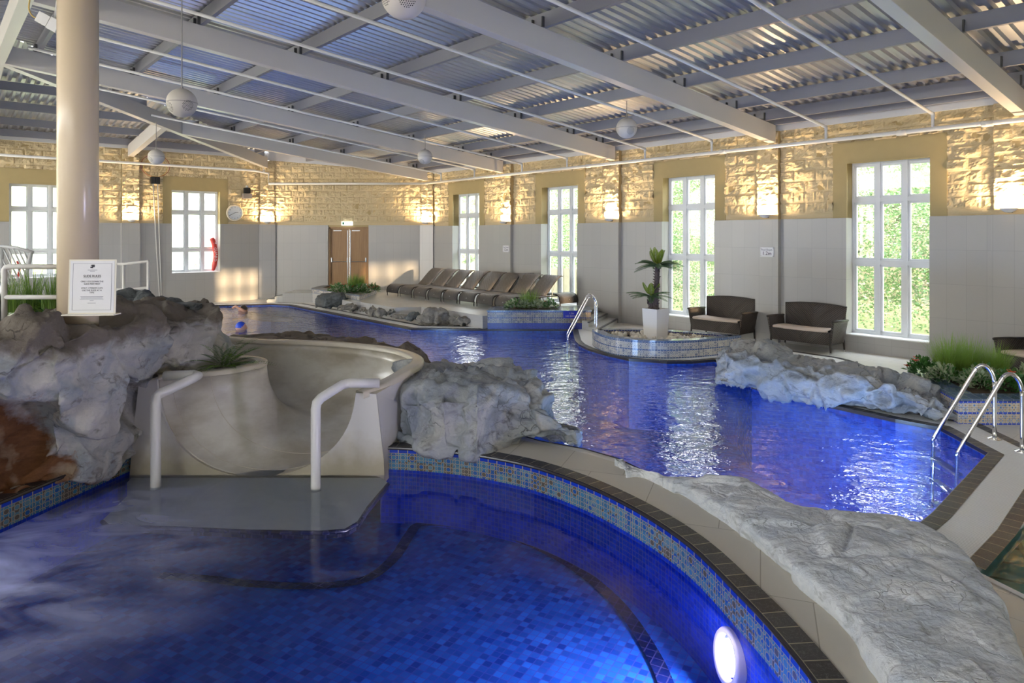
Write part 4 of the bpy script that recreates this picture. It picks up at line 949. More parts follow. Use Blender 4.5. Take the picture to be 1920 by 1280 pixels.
mb = MB(); mb.face([P(262, 714, 7.06), P(300, 708, 7.06), V((-3.45, 7.25, .765)), V((-3.95, 7.5, .78))]); sp_(mb, 'top_panel', [M['flange']])
# run-out shelf just under the water
sh = [G(*q, -.275) for q in ((238, 905), (238, 930), (192, 975), (205, 985), (330, 988), (470, 994), (600, 996), (648, 992), (672, 978), (690, 950), (728, 905))]
mb = MB(); mb.prism([(p.x, p.y) for p in sh]+[(-1.4, 7.12), (-3.95, 7.12)], -.34, -.275, 0, 1); struct(mb.build('trim_9', [M['shelf'], M['pooldark']]))
mb = MB(); mb.tube([p+V((0, -.005, -.012)) for p in sh[2:]], .02, 6); struct(mb.build('trim_10', [M['pooldark']], smooth=True))
# handrails
for nm, pts in (('left', [P(292, 960, 6.75), P(292, 915, 6.75), P(292, 752, 6.75), P(293, 744, 6.77), P(299, 738, 6.8), P(345, 717, 6.92), P(364, 708, 6.98), P(371, 704, 7.02), P(364, 702, 7.05), P(308, 704.5, 7.03)]),
                ('right', [P(592, 965, 6.7), P(592, 920, 6.7), P(592, 766, 6.7), P(594, 755, 6.72), P(602, 746, 6.76), P(632, 727, 6.9), P(642, 721, 6.97), P(655, 718, 7.0), P(712, 718, 7.05)])):
    o = thing('handrail', 'white tubular handrail rising from the water on the %s side of the slide exit' % nm, 'handrail', (pts[0].x, pts[0].y, pts[0].z))
    mb = MB(); mb.tube(pts, .048, 14); q = mb.build('rail_tube', [M['whiterail']], smooth=True); q.parent = o; q.matrix_parent_inverse = Matrix.Translation(-V(o.location))
# underwater lamp in the spa wall
c = V((1.372, 4.30, -.43)); nrm_ = V((-.975, -.15, .12)).normalized(); T = Matrix.Translation(c) @ nrm_.to_track_quat('Z', 'Y').to_matrix().to_4x4()
o = thing('underwater_lamp', 'bright round underwater lamp in the spa wall at lower right', 'lamp', c)
mb = MB(); mb.lathe([(.17, -.08), (.17, .02), (.16, .035), (.135, .035), (.128, .015), (.128, -.02)], (0, 0, 0), 40, T=None, cap=False); q = mb.build('bezel', [M['bezel']], smooth=True); q.parent = o; q.matrix_parent_inverse = Matrix.Translation(-c); q.matrix_basis = T
mb = MB(); mb.lathe([(.105, 0), (.105, .012)], (0, 0, 0), 32); q = mb.build('lens', [M['poollamp']]); q.parent = o; q.matrix_parent_inverse = Matrix.Translation(-c); q.matrix_basis = T
lp = light('AREA', 'spa_lamp_light', c+nrm_*.06, 62, (.85, .76, 1), .2, shape='DISK'); aim(lp, nrm_)

# ---------------------------------------------------------------- planters
def G3(px, py, z): return G(px, py, z)
a, b, c = G3(584, 539.5, .49), G3(674, 552.5, .49), G3(706, 541, .49)
d = a+c-b
o = thing('planter_box', 'diamond shaped mosaic planter with red flowers before the wooden doors', 'planter', (b.x, b.y, 0))
oi = Matrix.Translation(-V(o.location))
def op(mb, name, mats, par, **k): q = mb.build(name, mats, **k); q.parent = par; q.matrix_parent_inverse = Matrix.Translation(-V(par.location)); return q
mb = MB(); mb.prism([(p.x, p.y) for p in (a, b, c, d)], 0, .47, 0); op(mb, 'wall', [M['moslite']], o)
mb = MB(); po = [(p.x, p.y) for p in (a, b, c, d)]; pi_ = offset_poly(po, -.32)
for i in range(4): j = (i+1) % 4; mb.face([(*po[i], .49), (*po[j], .49), (*pi_[j], .49), (*pi_[i], .49)]); mb.face([(*po[i], .46), (*po[j], .46), (*po[j], .49), (*po[i], .49)])
op(mb, 'coping', [M['greycap']], o); mb = MB(); mb.face([(*p, .475) for p in pi_]); op(mb, 'soil', [M['soil']], o)
# pool-side mosaic wall with planting bed
o = thing('planter_wall', 'blue and tan mosaic planter wall rising from the pool below the loungers', 'planter', (.4, 16.6, -.1))
x0, x1 = (914-960)/1280*16.28, (1108-960)/1280*16.28
mb = MB(); mb.prism([(x0, 16.28), (x1, 16.28), (x1+.05, 17.3), (x0+.1, 17.3)], -.3, .43, 0); op(mb, 'wall', [M['mosblue']], o)
mb = MB(); mb.prism([(x0-.02, 16.26), (x1+.02, 16.26), (x1+.07, 17.3), (x0+.1, 17.3)], .43, .455, 0); op(mb, 'coping', [M['bluecap']], o)
mb = MB(); mb.prism([(x0+.55, 16.5), (x1-.75, 16.5), (x1-.8, 17.1), (x0+.6, 17.1)], .45, .462, 0); op(mb, 'soil', [M['soil']], o)
sg_ = thing('no_diving_sign', 'small blue no diving sign on the mosaic planter wall', 'sign', (1.42, 16.25, .26))
ax, bx = (1056-960)/1280*16.26, (1087.5-960)/1280*16.26; zt, zb = CZ-(583-HZ)/1280*16.26, CZ-(596.5-HZ)/1280*16.26
mb = MB(); mb.box(ax, bx, 16.255, 16.27, zb, zt); op(mb, 'plate', [M['signblue']], sg_)
for s_, z in (('1.2m', .68), ('NO DIVING', .3)): text_mesh('lettering', s_, .055, M['signcream'], sg_, ((ax+bx)/2-1.42, 0, lerp(zb, zt, z)-.26), (math.pi/2, 0, 0))
# curved palm planter
fr = [(1.64, 13.95), (1.66, 13.5), (1.80, 12.95), (2.12, 12.55), (2.70, 12.36), (3.3, 12.45), (3.95, 12.75), (4.38, 13.05)]
fr = [tuple(p[:2]) for p in smooth_path([(*p, 0) for p in fr], 6)]; bk = [tuple(p[:2]) for p in smooth_path([(4.38, 13.05, 0), (3.6, 13.6, 0), (2.62, 13.98, 0), (1.64, 13.95, 0)], 5)][1:-1]
pl = fr+bk; pin = offset_poly(pl, -.2)
o = thing('planter_basin', 'curved low mosaic planter holding the potted palm and white pebbles', 'planter', (3.0, 13.2, 0))
mb = MB(); mb.band(pl, 0, .31, 0, True); op(mb, 'wall', [M['moslite']], o)
mb = MB(); 
for i in range(len(pl)):
    j = (i+1) % len(pl); mb.face([(*pl[i], .33), (*pl[j], .33), (*pin[j], .33), (*pin[i], .33)]); mb.face([(*pl[i], .305), (*pl[j], .305), (*pl[j], .33), (*pl[i], .33)])
op(mb, 'coping', [M['bluecap']], o)
mb = MB(); mb.band(pin, .12, .33, 0, True); op(mb, 'inner_wall', [M['mosblue']], o)
fl_ = filled('gravel_bed', [pin], .2, M['pebble']); fl_.parent = o; fl_.matrix_parent_inverse = Matrix.Translation(-V(o.location))
def inside(p, poly):
    r_ = False; n_ = len(poly)
    for i in range(n_):
        a, b = poly[i], poly[i-1]
        if (a[1] > p[1]) != (b[1] > p[1]) and p[0] < (b[0]-a[0])*(p[1]-a[1])/(b[1]-a[1])+a[0]: r_ = not r_
    return r_
rnd = random.Random(4); protos = []
for k in range(4):
    mb = MB(); vs = []; 
    import bmesh
    bm = bmesh.new(); bmesh.ops.create_icosphere(bm, subdivisions=2, radius=1)
    for v in bm.verts: v.co = V((v.co.x, v.co.y*.75, v.co.z*.7))*(1+.35*noise.noise(v.co*1.3+V((k*5, 0, 0))))
    me = bpy.data.meshes.new('pebble'); bm.to_mesh(me); bm.free(); me.materials.append(M['pebble']); protos.append(me)
cnt = 0; pot = V((2.80, 13.28, 0)); pin2 = offset_poly(pl, -.27)
for tries in range(4000):
    p = (rnd.uniform(1.7, 4.2), rnd.uniform(12.4, 13.9))
    if not inside(p, pin2) or (V((*p, 0))-pot).length < .27: continue
    q = bpy.data.objects.new('pebble', protos[cnt % 4]); COL.objects.link(q); s_ = rnd.uniform(.035, .062); q.scale = (s_, s_, s_)
    q.location = (*p, .205+s_*.5+(.05 if rnd.random() < .35 else 0)); q.rotation_euler = (rnd.random(), rnd.random(), rnd.random()*6); tag(q, 'one of the loose white pebbles around the palm pot', 'pebble', 'white pebbles in the curved planter'); cnt += 1
    if cnt >= 170: break
# right-hand flower planter
o = thing('planter_box', 'low mosaic planter full of grasses and orange flowers beside the near pool ladder', 'planter', (6.3, 8.6, 0))
pp = [(5.27, 8.05), (8.2, 8.05), (8.4, 9.3), (6.0, 10.15), (5.62, 9.7)]
mb = MB(); mb.band(pp, 0, .28, 0, True); op(mb, 'wall', [M['moslite2']], o); pi_ = offset_poly(ensure_ccw(pp), -.3); pp = ensure_ccw(pp)
mb = MB()
for i in range(5): j = (i+1) % 5; mb.face([(*pp[i], .30), (*pp[j], .30), (*pi_[j], .30), (*pi_[i], .30)]); mb.face([(*pp[i], .275), (*pp[j], .275), (*pp[j], .30), (*pp[i], .30)])
op(mb, 'coping', [M['bluecap']], o); mb = MB(); mb.face([(*p, .27) for p in pi_]); op(mb, 'soil', [M['soil']], o)

# ---------------------------------------------------------------- plants
def blade(mb, base, az, lean, h, w_, m=0, seg=5, curl=1.0):
    d = V((math.cos(az), math.sin(az), 0)); s_ = V((-d.y, d.x, 0)); rows = []
    for i in range(seg+1):
        t = i/seg; p = base+V((0, 0, h*t*(1-.28*curl*t*lean*2)))+d*(h*lean*t**1.8*curl); ww = w_*(1-t**1.6)*.5+.0004; rows.append([p-s_*ww, p+s_*ww])
    mb.grid(rows, m)
def grass(name, loc, n_, h, spread, label, mats=('grass', 'grassd'), lean=.5, w_=.008, seed=0, group=None):
    r_ = random.Random(seed); mb = MB()
    for i in range(n_):
        a = r_.random()*6.28; rr = spread*r_.random()**.7; b = V((math.cos(a)*rr, math.sin(a)*rr, 0))
        blade(mb, b, a+r_.uniform(-.8, .8), lean*r_.uniform(.2, 1.4), h*r_.uniform(.55, 1.1), w_*r_.uniform(.6, 1.3), r_.randrange(2))
    o = mb.build(name, [M[m] for m in mats]); o.location = loc; return tag(o, label, 'grass', group)
def leafquad(mb, p, d, up, l_, w_, m):
    s_ = d.cross(up).normalized()*w_/2; t = p+d*l_; md = p+d*l_*.5+up*l_*.08
    mb.add([p, md-s_, t, md+s_], [(0, 1, 2, 3)], m)
def shrub(name, loc, n_, rx, h, leaf, label, mats, seed=0, flowers=0, fmat='flowr', cat='plant', group=None, fl_size=.03):
    r_ = random.Random(seed); mb = MB(); fb = MB()
    for i in range(n_):
        a = r_.random()*6.28; el = math.asin(r_.random()**.7); rr = r_.uniform(.55, 1)
        p = V((math.cos(a)*math.cos(el)*rx*rr, math.sin(a)*math.cos(el)*rx*rr, h*math.sin(el)*rr))
        d = V((p.x+r_.gauss(0, .3)*rx, p.y+r_.gauss(0, .3)*rx, p.z*.6+r_.gauss(.2, .3)*h)).normalized(); up = V((r_.gauss(0, .4), r_.gauss(0, .4), 1)).normalized()
        if abs(d.dot(up)) > .95: up = V((1, 0, 0))
        l_ = leaf*r_.uniform(.6, 1.3); leafquad(mb, p, d, up, l_, l_*.55, r_.randrange(len(mats)))
    o = thing(name, label, cat, loc, 0, group) if flowers else None
    f = mb.build('foliage' if flowers else name, [M[m] for m in mats])
    if not flowers: f.location = loc; return tag(f, label, cat, group)
    f.parent = o
    for i in range(flowers):
        fb = MB(); a = r_.random()*6.28; el = r_.uniform(.2, 1.2); p = V((math.cos(a)*math.cos(el)*rx*1.05, math.sin(a)*math.cos(el)*rx*1.05, h*math.sin(el)*1.08))
        for k in range(6):
            an = k*math.pi/3; d = V((math.cos(an), math.sin(an), .5)).normalized(); leafquad(fb, p, d, V((0, 0, 1)), fl_size, fl_size*.7, 0)
        fb.lathe([(fl_size*.12, 0), (fl_size*.25, fl_size*.25), (.001, fl_size*.35)], p, 6, 1)
        q = fb.build('flower', [M[fmat], M['flowy']]); q.parent = o
    return o
# door planter
pc = (a+c)/2 if False else V(((-6.0-4.3)/2, 21.6, .48))
grass('ornamental_grass', (-4.95, 21.7, .48), 420, .60, .26, 'tall green grass tuft in the planter before the doors', lean=.25, w_=.014, seed=1)
for k, (dx, dy, s_) in enumerate(((-.75, .3, .9), (-.45, -.25, 1), (.05, -.55, 1), (.45, -.25, 1), (.75, .3, .9), (.05, .35, 1))):
    lab = ['far left', 'front left', 'front', 'front right', 'far right', 'back'][k]
    shrub('flowering_plant', (-5.0+dx*.75, 21.4+dy*.8, .47), 240, .27*s_, .24*s_, .10, 'leafy plant with red flowers at the %s of the door planter' % lab, ('leaf', 'leafv', 'leaf'), 20+k, 4, 'flowr', group='red flowered plants in the door planter', fl_size=.055)
# pool-wall planter
grass('ornamental_grass', (.42, 16.85, .46), 340, .52, .20, 'green grass tuft above the mosaic planter wall', lean=.42, w_=.010, seed=2)
for k, (dx, m) in enumerate(((-.42, 'leaf'), (-.12, 'leafv'), (.18, 'leafv'), (.46, 'leaf'))):
    shrub('leafy_plant', (.45+dx, 16.72, .455), 260, .20, .19, .085, ['leafy plant with red buds at the left end of the mosaic wall planter', 'pale variegated plant left of the grass in the mosaic wall planter', 'pale variegated plant right of the grass in the mosaic wall planter', 'broad leaved plant at the right end of the mosaic wall planter'][k], (m, 'leafv'), 40+k, 2 if k in (0, 3) else 0, 'flowr', fl_size=.04)
# right planter
for k, (x, y, h, lab) in enumerate(((5.98, 9.35, .66, 'left tall bright green grass tuft in the right planter'), (6.22, 9.3, .64, 'middle tall bright green grass tuft in the right planter'), (6.5, 9.2, .55, 'right tall bright green grass tuft in the right planter'))):
    grass('ornamental_grass', (x, y, .28), 620, h, .15, lab, ('grass', 'grass'), .42, .006, seed=60+k)
sp2 = [(5.75, 9.1, 'leafv', 'white edged ivy plant at the left of the right planter'), (5.95, 8.75, 'leafv', 'white edged ivy plant at the front left of the right planter'), (6.25, 8.6, 'leaf', 'dark leaved plant with orange flowers at the front of the right planter'), (6.55, 8.62, 'leafv', 'silvery plant in the middle of the right planter'),
       (6.85, 8.75, 'leaf', 'green plant with orange flowers right of the silvery plant'), (7.1, 8.95, 'leaf', 'bright green plant at the right rear of the right planter'), (6.2, 9.0, 'leafv', 'pale striped plant below the grass in the right planter'), (6.9, 9.05, 'leafv', 'pale spiky plant beside the right grass tuft'), (5.72, 9.5, 'leaf', 'dark leaved plant with red flower at the far left corner of the right planter'), (6.5, 8.45, 'leaf', 'low plant with orange flowers at the front edge of the right planter')]
for k, (x, y, m, lab) in enumerate(sp2):
    shrub('flowering_plant' if m == 'leaf' else 'leafy_plant', (x, y, .27), 420, .21, .24, .07, lab, (m, m, 'leaf'), 80+k, 5 if m == 'leaf' and k != 5 else 0, 'flowr', fl_size=.062)
for k, (px, py, Y, h) in enumerate(((20, 585, 6.9, .45), (58, 578, 7.1, .50), (98, 578, 7.0, .42))):
    grass('ornamental_grass', P(px, py, Y), 110, h, .09, ['left', 'middle', 'right'][k]+' dark green grass tuft behind the white railing at far left', ('grassd', 'grass'), .3, .007, seed=90+k)
for k, (px, py) in enumerate(((45, 590), (85, 588))):
    shrub('leafy_plant', P(px, py, 7.2), 300, .17, .16, .06, ['left', 'right'][k]+' low leafy plant among the grasses behind the white railing', ('leaf', 'fern'), 95+k)
# fern beside the slide
mb = MB(); r_ = random.Random(5); fo = thing('fern', 'dark green fern growing between the big rock and the slide', 'plant', P(418, 692, 7.7))
for k in range(26):
    az = r_.uniform(-2.0, 1.2); l_ = r_.uniform(.38, .66); el = r_.uniform(.25, 1.35); mb = MB()
    d = V((math.cos(az), math.sin(az), 0)); prev = None
    for i in range(22):
        t = (i+1)/22; p = d*(l_*t*math.cos(el*(1-.4*t)))+V((0, 0, l_*(math.sin(el)*t-.55*t*t*.6)+.02)); s_ = V((-d.y, d.x, 0)); ll = .055*math.sin(math.pi*min(1, t*.9+.1))+.006
        for sg2 in (-1, 1): leafquad(mb, p, (s_*sg2+d*.6).normalized(), V((0, 0, 1)), ll, .012, 0)
    q = mb.build('frond', [M['fern'] if k % 3 else M['palm']]); q.parent = fo
# palm in its pot
po_ = thing('plant_pot', 'tall square white pot standing on the pebbles under the palm', 'pot', (2.80, 13.30, .2), math.radians(38))
mb = MB(); hw, hb = .185, .158; H = .62
def sq(h, z): return [(-h, -h, z), (h, -h, z), (h, h, z), (-h, h, z)]
mb.grid([sq(hb, 0), sq(hw, H), sq(hw-.012, H), sq(hw-.03, H-.06)], 0, closed=True); q = mb.build('shell', [M['potwhite']]); q.parent = po_
mb = MB(); mb.face(sq(hw-.03, H-.05)); q = mb.build('mulch', [M['soil']]); q.parent = po_
pt = thing('palm_tree', 'potted sago palm with a tall crown and a smaller crown below', 'plant', (2.80, 13.30, .76))
def trunk(path, r0, r1, seed):
    mb = MB(); pa = smooth_path(path, 6); mb.tube(pa, [lerp(r0, r1, i/(len(pa)-1)) for i in range(len(pa))], 14); r_ = random.Random(seed)
    for i in range(90):
        t = r_.random(); p = pa[int(t*(len(pa)-1))]; a = r_.random()*6.28; d = V((math.cos(a), math.sin(a), .9)).normalized(); leafquad(mb, p+V((d.x, d.y, 0))*r0*.8, d, V((-d.y, d.x, 0)), .06, .022, 0)
    q = mb.build('trunk', [M['trunk']], smooth=False); q.parent = pt
def frond(base, az, el, l_, mat, droop, lw=.1):
    mb = MB(); d = V((math.cos(az), math.sin(az), 0)); s_ = V((-d.y, d.x, 0)); pts = []
    for i in range(17):
        t = i/16; pts.append(V(base)+d*(l_*(math.cos(el)*t+.12*droop*t*t))+V((0, 0, l_*(math.sin(el)*t-droop*t*t*.62))))
    mb.tube(pts, [.009*(1-.8*i/16) for i in range(17)], 5)
    for i in range(44):
        t = .12+.88*i/43; k = t*16; j = min(15, int(k)); p = pts[j].lerp(pts[j+1], k-j); tg = (pts[j+1]-pts[j]).normalized(); up = s_.cross(tg)
        ll = lw*(math.sin(math.pi*min(1, .18+t*.80))**.6)
        for sg2 in (-1, 1): leafquad(mb, p, (s_*sg2*1.0+tg*.5+up*.30).normalized(), up, ll, .0075, 0)
    q = mb.build('frond', [M[mat]]); q.parent = pt
trunk([(0, 0, 0), (.0, 0, .3), (.02, -.01, .6), (.03, -.01, .88)], .062, .045, 1); trunk([(-.07, .02, 0), (-.10, .02, .15), (-.09, .02, .28)], .05, .035, 2)
r_ = random.Random(11)
for k in range(24): frond((.03, -.01, .88), k*6.283*5/24+r_.uniform(-.15, .15), r_.uniform(.15, .75), r_.uniform(.42, .54), 'palm', r_.uniform(.55, 1.0), .115)
for k in range(9): frond((.03, -.01, .90), k*6.283/9+r_.uniform(-.2, .2), r_.uniform(1.0, 1.3), r_.uniform(.33, .40), 'palmy', .12, .09)
for k in range(13): frond((-.09, .02, .28), k*6.283*4/13+r_.uniform(-.2, .2), r_.uniform(.2, .7), r_.uniform(.42, .52), 'palm', r_.uniform(.6, .85), .10)
for k in range(6): frond((-.09, .02, .30), k*6.283/6+.3, r_.uniform(.85, 1.1), .33, 'palmy', .15, .09)
# ---------------------------------------------------------------- pool ladders
def ladder(name, arches, label, r=.022, flange=True):
    o = thing(name, label, 'ladder', (arches[0][0][0], arches[0][0][1], 0)); inv = Matrix.Translation(-V(o.location))
    for a, b, top, ext in arches:                     # a = deck foot, b = point at the water, top height
        a, b = V(a), V(b); d = (b-a); d.z = 0; l_ = d.length; d.normalize(); pts = [a, a+V((0, 0, top*.72))]
        for k in range(1, 10):
            th = math.pi*k/10*.86; pts.append(a+V((0, 0, top*.72))+d*(l_*.19*(1-math.cos(th)))+V((0, 0, top*.28*math.sin(th))))
        e = V((b.x, b.y, -.05)); pts.append(pts[-1].lerp(e, .5)); pts.append(e); pts.append(e+V((0, 0, -.12))+d*.01); pts.append(e+V((0, 0, -.8))+d*.03)
        pts = smooth_path(pts, 3); mb = MB(); mb.tube(pts, r, 12); q = mb.build('rail_tube', [M['chrome']], smooth=True); q.parent = o; q.matrix_parent_inverse = inv
        mb = MB(); mb.lathe([(.07, 0.008), (.068, .014), (r*1.2, .03)], (a.x, a.y, 0), 20); q = mb.build('floor_flange', [M['chrome']]); q.parent = o; q.matrix_parent_inverse = inv
    p0, p1 = V(arches[0][1]), V(arches[-1][1])
    for z in (-.3, -.55, -.8):
        mb = MB(); mb.beam(V((p0.x, p0.y, z)), V((p1.x, p1.y, z)), .08, .025); q = mb.build('tread', [M['steel']]); q.parent = o; q.matrix_parent_inverse = inv
a1, a2 = G(1865, 824), G(1917, 848); b1, b2 = G(1752, 819, -.05), G(1797, 847, -.05)
ladder('pool_ladder', [(a1, b1, .80, 0), (a2, b2, .80, 0)], 'polished steel pool ladder at the near right corner of the pool')
a1, a2 = V((1.95, 16.02, 0)), V((1.93, 15.5, 0)); b1, b2 = V((1.30, 16.0, -.05)), V((1.28, 15.5, -.05))
ladder('pool_ladder', [(a1, b1, .86, 0), (a2, b2, .86, 0)], 'polished steel pool ladder at the end of the blue mosaic planter wall')

# ---------------------------------------------------------------- loungers
def lounger():
    o = thing('sun_lounger', 'x', 'sun lounger')
    bed = smooth_path([(0, .0, .10), (0, -.01, .17), (0, .02, .27), (0, .10, .335), (0, .22, .355), (0, .55, .335), (0, .9, .30), (0, 1.2, .31)], 5)
    def sheet(name, prof, w_, mat):
        mb = MB(); rows = []; uv = []; u = 0
        for i, p in enumerate(prof):
            if i: u += (p-prof[i-1]).length
            rows.append([V((x*w_/2, p.y, p.z)) for x in (-1, -.5, 0, .5, 1)]); uv.append([(x*w_/2, u) for x in (-1, -.5, 0, .5, 1)])
        mb.grid(rows, 0, uv); q = mb.build(name, [M[mat]], parent=o, smooth=True); m_ = q.modifiers.new('s', 'SOLIDIFY'); m_.thickness = .03; return q
    sheet('seat', bed, .66, 'loungew')
    back = smooth_path([(0, 1.17, .32), (0, 1.3, .44), (0, 1.48, .62), (0, 1.64, .76), (0, 1.76, .83), (0, 1.86, .83)], 5); sheet('backrest', back, .64, 'loungew')
    for x in (-.335, .335):
        mb = MB(); mb.tube([V((x, p.y, p.z-.01)) for p in bed]+[(x, 1.85, .30)], .017, 8); q = mb.build('side_rail', [M['wframe']], parent=o, smooth=True)
        for y, yt, z in ((.0, .0, .16), (1.75, 1.68, .30)):
            mb = MB(); mb.tube([(x*.97, y, .012), (x*.97, yt, z)], .013, 8); l_ = mb.build('leg', [M['wframe']], parent=o, smooth=True)
            mb = MB(); mb.lathe([(.02, 0), (.02, .02)], (x*.97, y, 0), 10); mb.build('foot_cap', [M['steel']], parent=l_)
        mb = MB(); mb.tube([(x*.9, 1.62, .72), (x*.9, 1.45, .32)], .010, 6); mb.build('strut', [M['steel']], parent=o)
    mb = MB(); mb.lathe([(.014, 0), (.014, .006)], (0, 0, 0), 12, T=Matrix.Rotation(math.pi/2, 4, 'X')); q = mb.build('badge', [M['steel']], parent=o); q.location = (0, -.015, .2)
    return o
lo = lounger(); n8 = ['farthest', 'second farthest', 'third farthest', 'fourth from the far end', 'fourth from the near end', 'third nearest', 'second nearest', 'nearest']
for k in range(8):
    t = .98+.785*k; p = R(t+.34, 2.28, .32); lab = 'grey brown wicker sun lounger, %s of the eight in the row' % n8[k]
    if k == 0: lo.location = p; lo.rotation_euler = (0, 0, RZR); lo['label'] = lab; lo['group'] = 'sun loungers in a row on the platform'
    else: dup(lo, p, RZR, lab)
nb = dup(lo, R(7.35, .42, .32), RZR+math.radians(90), 'wicker sun lounger set crosswise by the window behind the row, curled foot end showing', None)
if 'group' in nb: del nb['group']

# ---------------------------------------------------------------- wicker settees
def settee():
    o = thing('wicker_settee', 'x', 'settee'); W = .60
    def panel(name, pts4, th=.035, mat='wicker', nu=14, nv=8, bulge=0, par=None):
        a, b, c, d = [V(p) for p in pts4]; nr = (b-a).cross(d-a).normalized(); rows = []; uv = []; lu = (b-a).length; lv = (d-a).length
        for j in range(nv+1):
            v = j/nv; r_ = []; u_ = []
            for i in range(nu+1):
                u = i/nu; p = a.lerp(b, u).lerp(d.lerp(c, u), v); p = p+V((0, 0, 1))*bulge*math.sin(math.pi*u)*v*v; r_.append(p); u_.append(((u-.5)*lu+.6, v*lv))
            rows.append(r_); uv.append(u_)
        mb = MB(); mb.grid(rows, 0, uv); q = mb.build(name, [M[mat]], parent=par or o, smooth=True); m_ = q.modifiers.new('s', 'SOLIDIFY'); m_.thickness = th; m_.offset = 0; return q
    # local: x along width, -y is the front, back at y=+.3
    panel('seat_apron', [(-W+.03, -.30, .17), (W-.03, -.30, .17), (W-.02, -.31, .40), (-W+.02, -.31, .40)])
    panel('seat_base', [(-W+.03, -.3, .39), (W-.03, -.3, .39), (W-.03, .24, .37), (-W+.03, .24, .37)])
    panel('backrest', [(-W+.04, .24, .20), (W-.04, .24, .20), (W+.02, .34, .84), (-W-.02, .34, .84)], bulge=.035)
    for s_ in (-1, 1):
        panel('arm', [(s_*(W-.02), -.30, .17), (s_*(W-.02), .24, .17), (s_*(W+.05), .29, .60), (s_*(W+.05), -.33, .62)])
        mb = MB(); mb.tube([(s_*(W+.05), -.34, .62), (s_*(W+.06), 0, .615), (s_*(W+.05), .30, .60)], .028, 8, flat=.8); mb.build('arm_rail', [M['wframe']], parent=o, smooth=True)
        for y in (-.30, .26):
            mb = MB(); mb.tube([(s_*(W-.02), y, .40), (s_*(W-.01), y*1.02, .2), (s_*W, y*1.05, .0)], [.02, .02, .015], 8); l_ = mb.build('leg', [M['wframe']], parent=o, smooth=True)
            mb = MB(); mb.lathe([(.018, 0), (.018, .03)], (s_*W, y*1.05, 0), 10); mb.build('foot_cap', [M['steel']], parent=l_)
    mb = MB(); mb.tube([(-W-.02, .34, .845), (-W*.5, .345, .872), (0, .345, .882), (W*.5, .345, .872), (W+.02, .34, .845)], .018, 8); mb.build('top_rail', [M['wframe']], parent=o, smooth=True)
    rows = []
    for (yy, z) in ((-.31, .405), (-.33, .43), (-.31, .455), (-.1, .46), (.15, .45), (.22, .44), (.22, .40)):
        rows.append([V((x, yy, z-.018*math.cos(x/W*math.pi/2))) for x in [(-W+.05)+(2*W-.1)*i/12 for i in range(13)]])
    mb = MB(); mb.grid(rows); q = mb.build('cushion', [M['cushion']], parent=o, smooth=True); m_ = q.modifiers.new('s', 'SOLIDIFY'); m_.thickness = .012
    return o
se = settee(); se.location = R(12.02, .40, 0); se.rotation_euler = (0, 0, RZR); se['label'] = 'dark wicker settee with beige cushion nearest the palm planter'; se['group'] = 'wicker settees by the right wall'
dup(se, R(13.9, .40, 0), RZR, 'dark wicker settee with beige cushion between the plaque pier and the nearest window')
s3 = dup(se, V((8.05, 10.15, 0)), math.atan2(-.95, .30), 'dark wicker settee cut off by the right edge behind the flower planter')

# ---------------------------------------------------------------- wall fittings
def wall_lamp(T, x, z, y, label, e=48):
    o = thing('wall_light', label, 'lamp', T @ V((x, y, z))); o.rotation_euler = T.to_euler()
    mb = MB(); mb.lathe([(.03, -.05), (.08, -.03), (.115, .0), (.12, .02), (.11, .02), (.06, -.01)], (0, -.12, 0), 24, cap=False); mb.build('bowl', [M['sill']], parent=o, smooth=True)
    mb = MB(); mb.box(-.03, .03, -.12, .0, -.05, -.025); mb.build('bracket', [M['darkgrey']], parent=o)
    mb = MB(); mb.lathe([(.085, .0), (.085, .012)], (0, -.12, 0), 20); mb.build('bulb', [M['lampglow']], parent=o)
    l_ = light('AREA', 'wall_light_glow', T @ V((x, y-.13, z+.03)), e, (1, .72, .42), .2, shape='DISK'); aim(l_, (T.to_3x3() @ V((0, .28, 1))))
for k, (t, lab) in enumerate(((4.3, 'between the two farthest right windows'), (8.56, 'left of the palm'), (12.88, 'above the pool depth plaque'), (17.15, 'at the far right edge'))):
    wall_lamp(FR, t, WZR+.08, -.06, 'small uplighter glowing warm on the stone pier '+lab)
FC1 = frame((-2.97, 24.22), (math.cos(math.radians(-24.6)), math.sin(math.radians(-24.6)))); FC2 = frame((-8.69, 24.24), (math.cos(math.radians(20.3)), math.sin(math.radians(20.3))))
wall_lamp(FC1, 0, WZB+.08, -.08, 'small uplighter glowing warm on the corner pier right of the doors'); wall_lamp(FC2, 0, WZL+.08, -.08, 'small uplighter glowing warm on the corner pier beside the clock')
wall_lamp(FL, -4.33, WZL+.08, -.06, 'small uplighter glowing warm on the pier between the two left windows')
# plaques
def plaque(T, x, z, lab):
    o = thing('depth_plaque', lab, 'sign', T @ V((x, -.115, z))); o.rotation_euler = T.to_euler()
    mb = MB(); mb.box(-.15, .15, -.012, .0, -.10, .10); mb.build('plate', [M['paper']], parent=o)
    text_mesh('lettering', 'Pool Depth', .055, M['inkgrey'], o, (0, -.014, .045), (math.pi/2, 0, 0)); text_mesh('lettering', '1.2m', .105, M['ink'], o, (0, -.014, -.03), (math.pi/2, 0, 0))
    for sx in (-.135, .135):
        for sz in (-.085, .085): mb = MB(); mb.box(sx-.006, sx+.006, -.016, -.012, sz-.006, sz+.006); mb.build('screw', [M['darkgrey']], parent=o)
plaque(FR, 12.9, 1.89, 'white pool depth plaque on the pier between two settees'); plaque(FR, 4.37, 1.84, 'white pool depth plaque on the far pier behind the loungers')
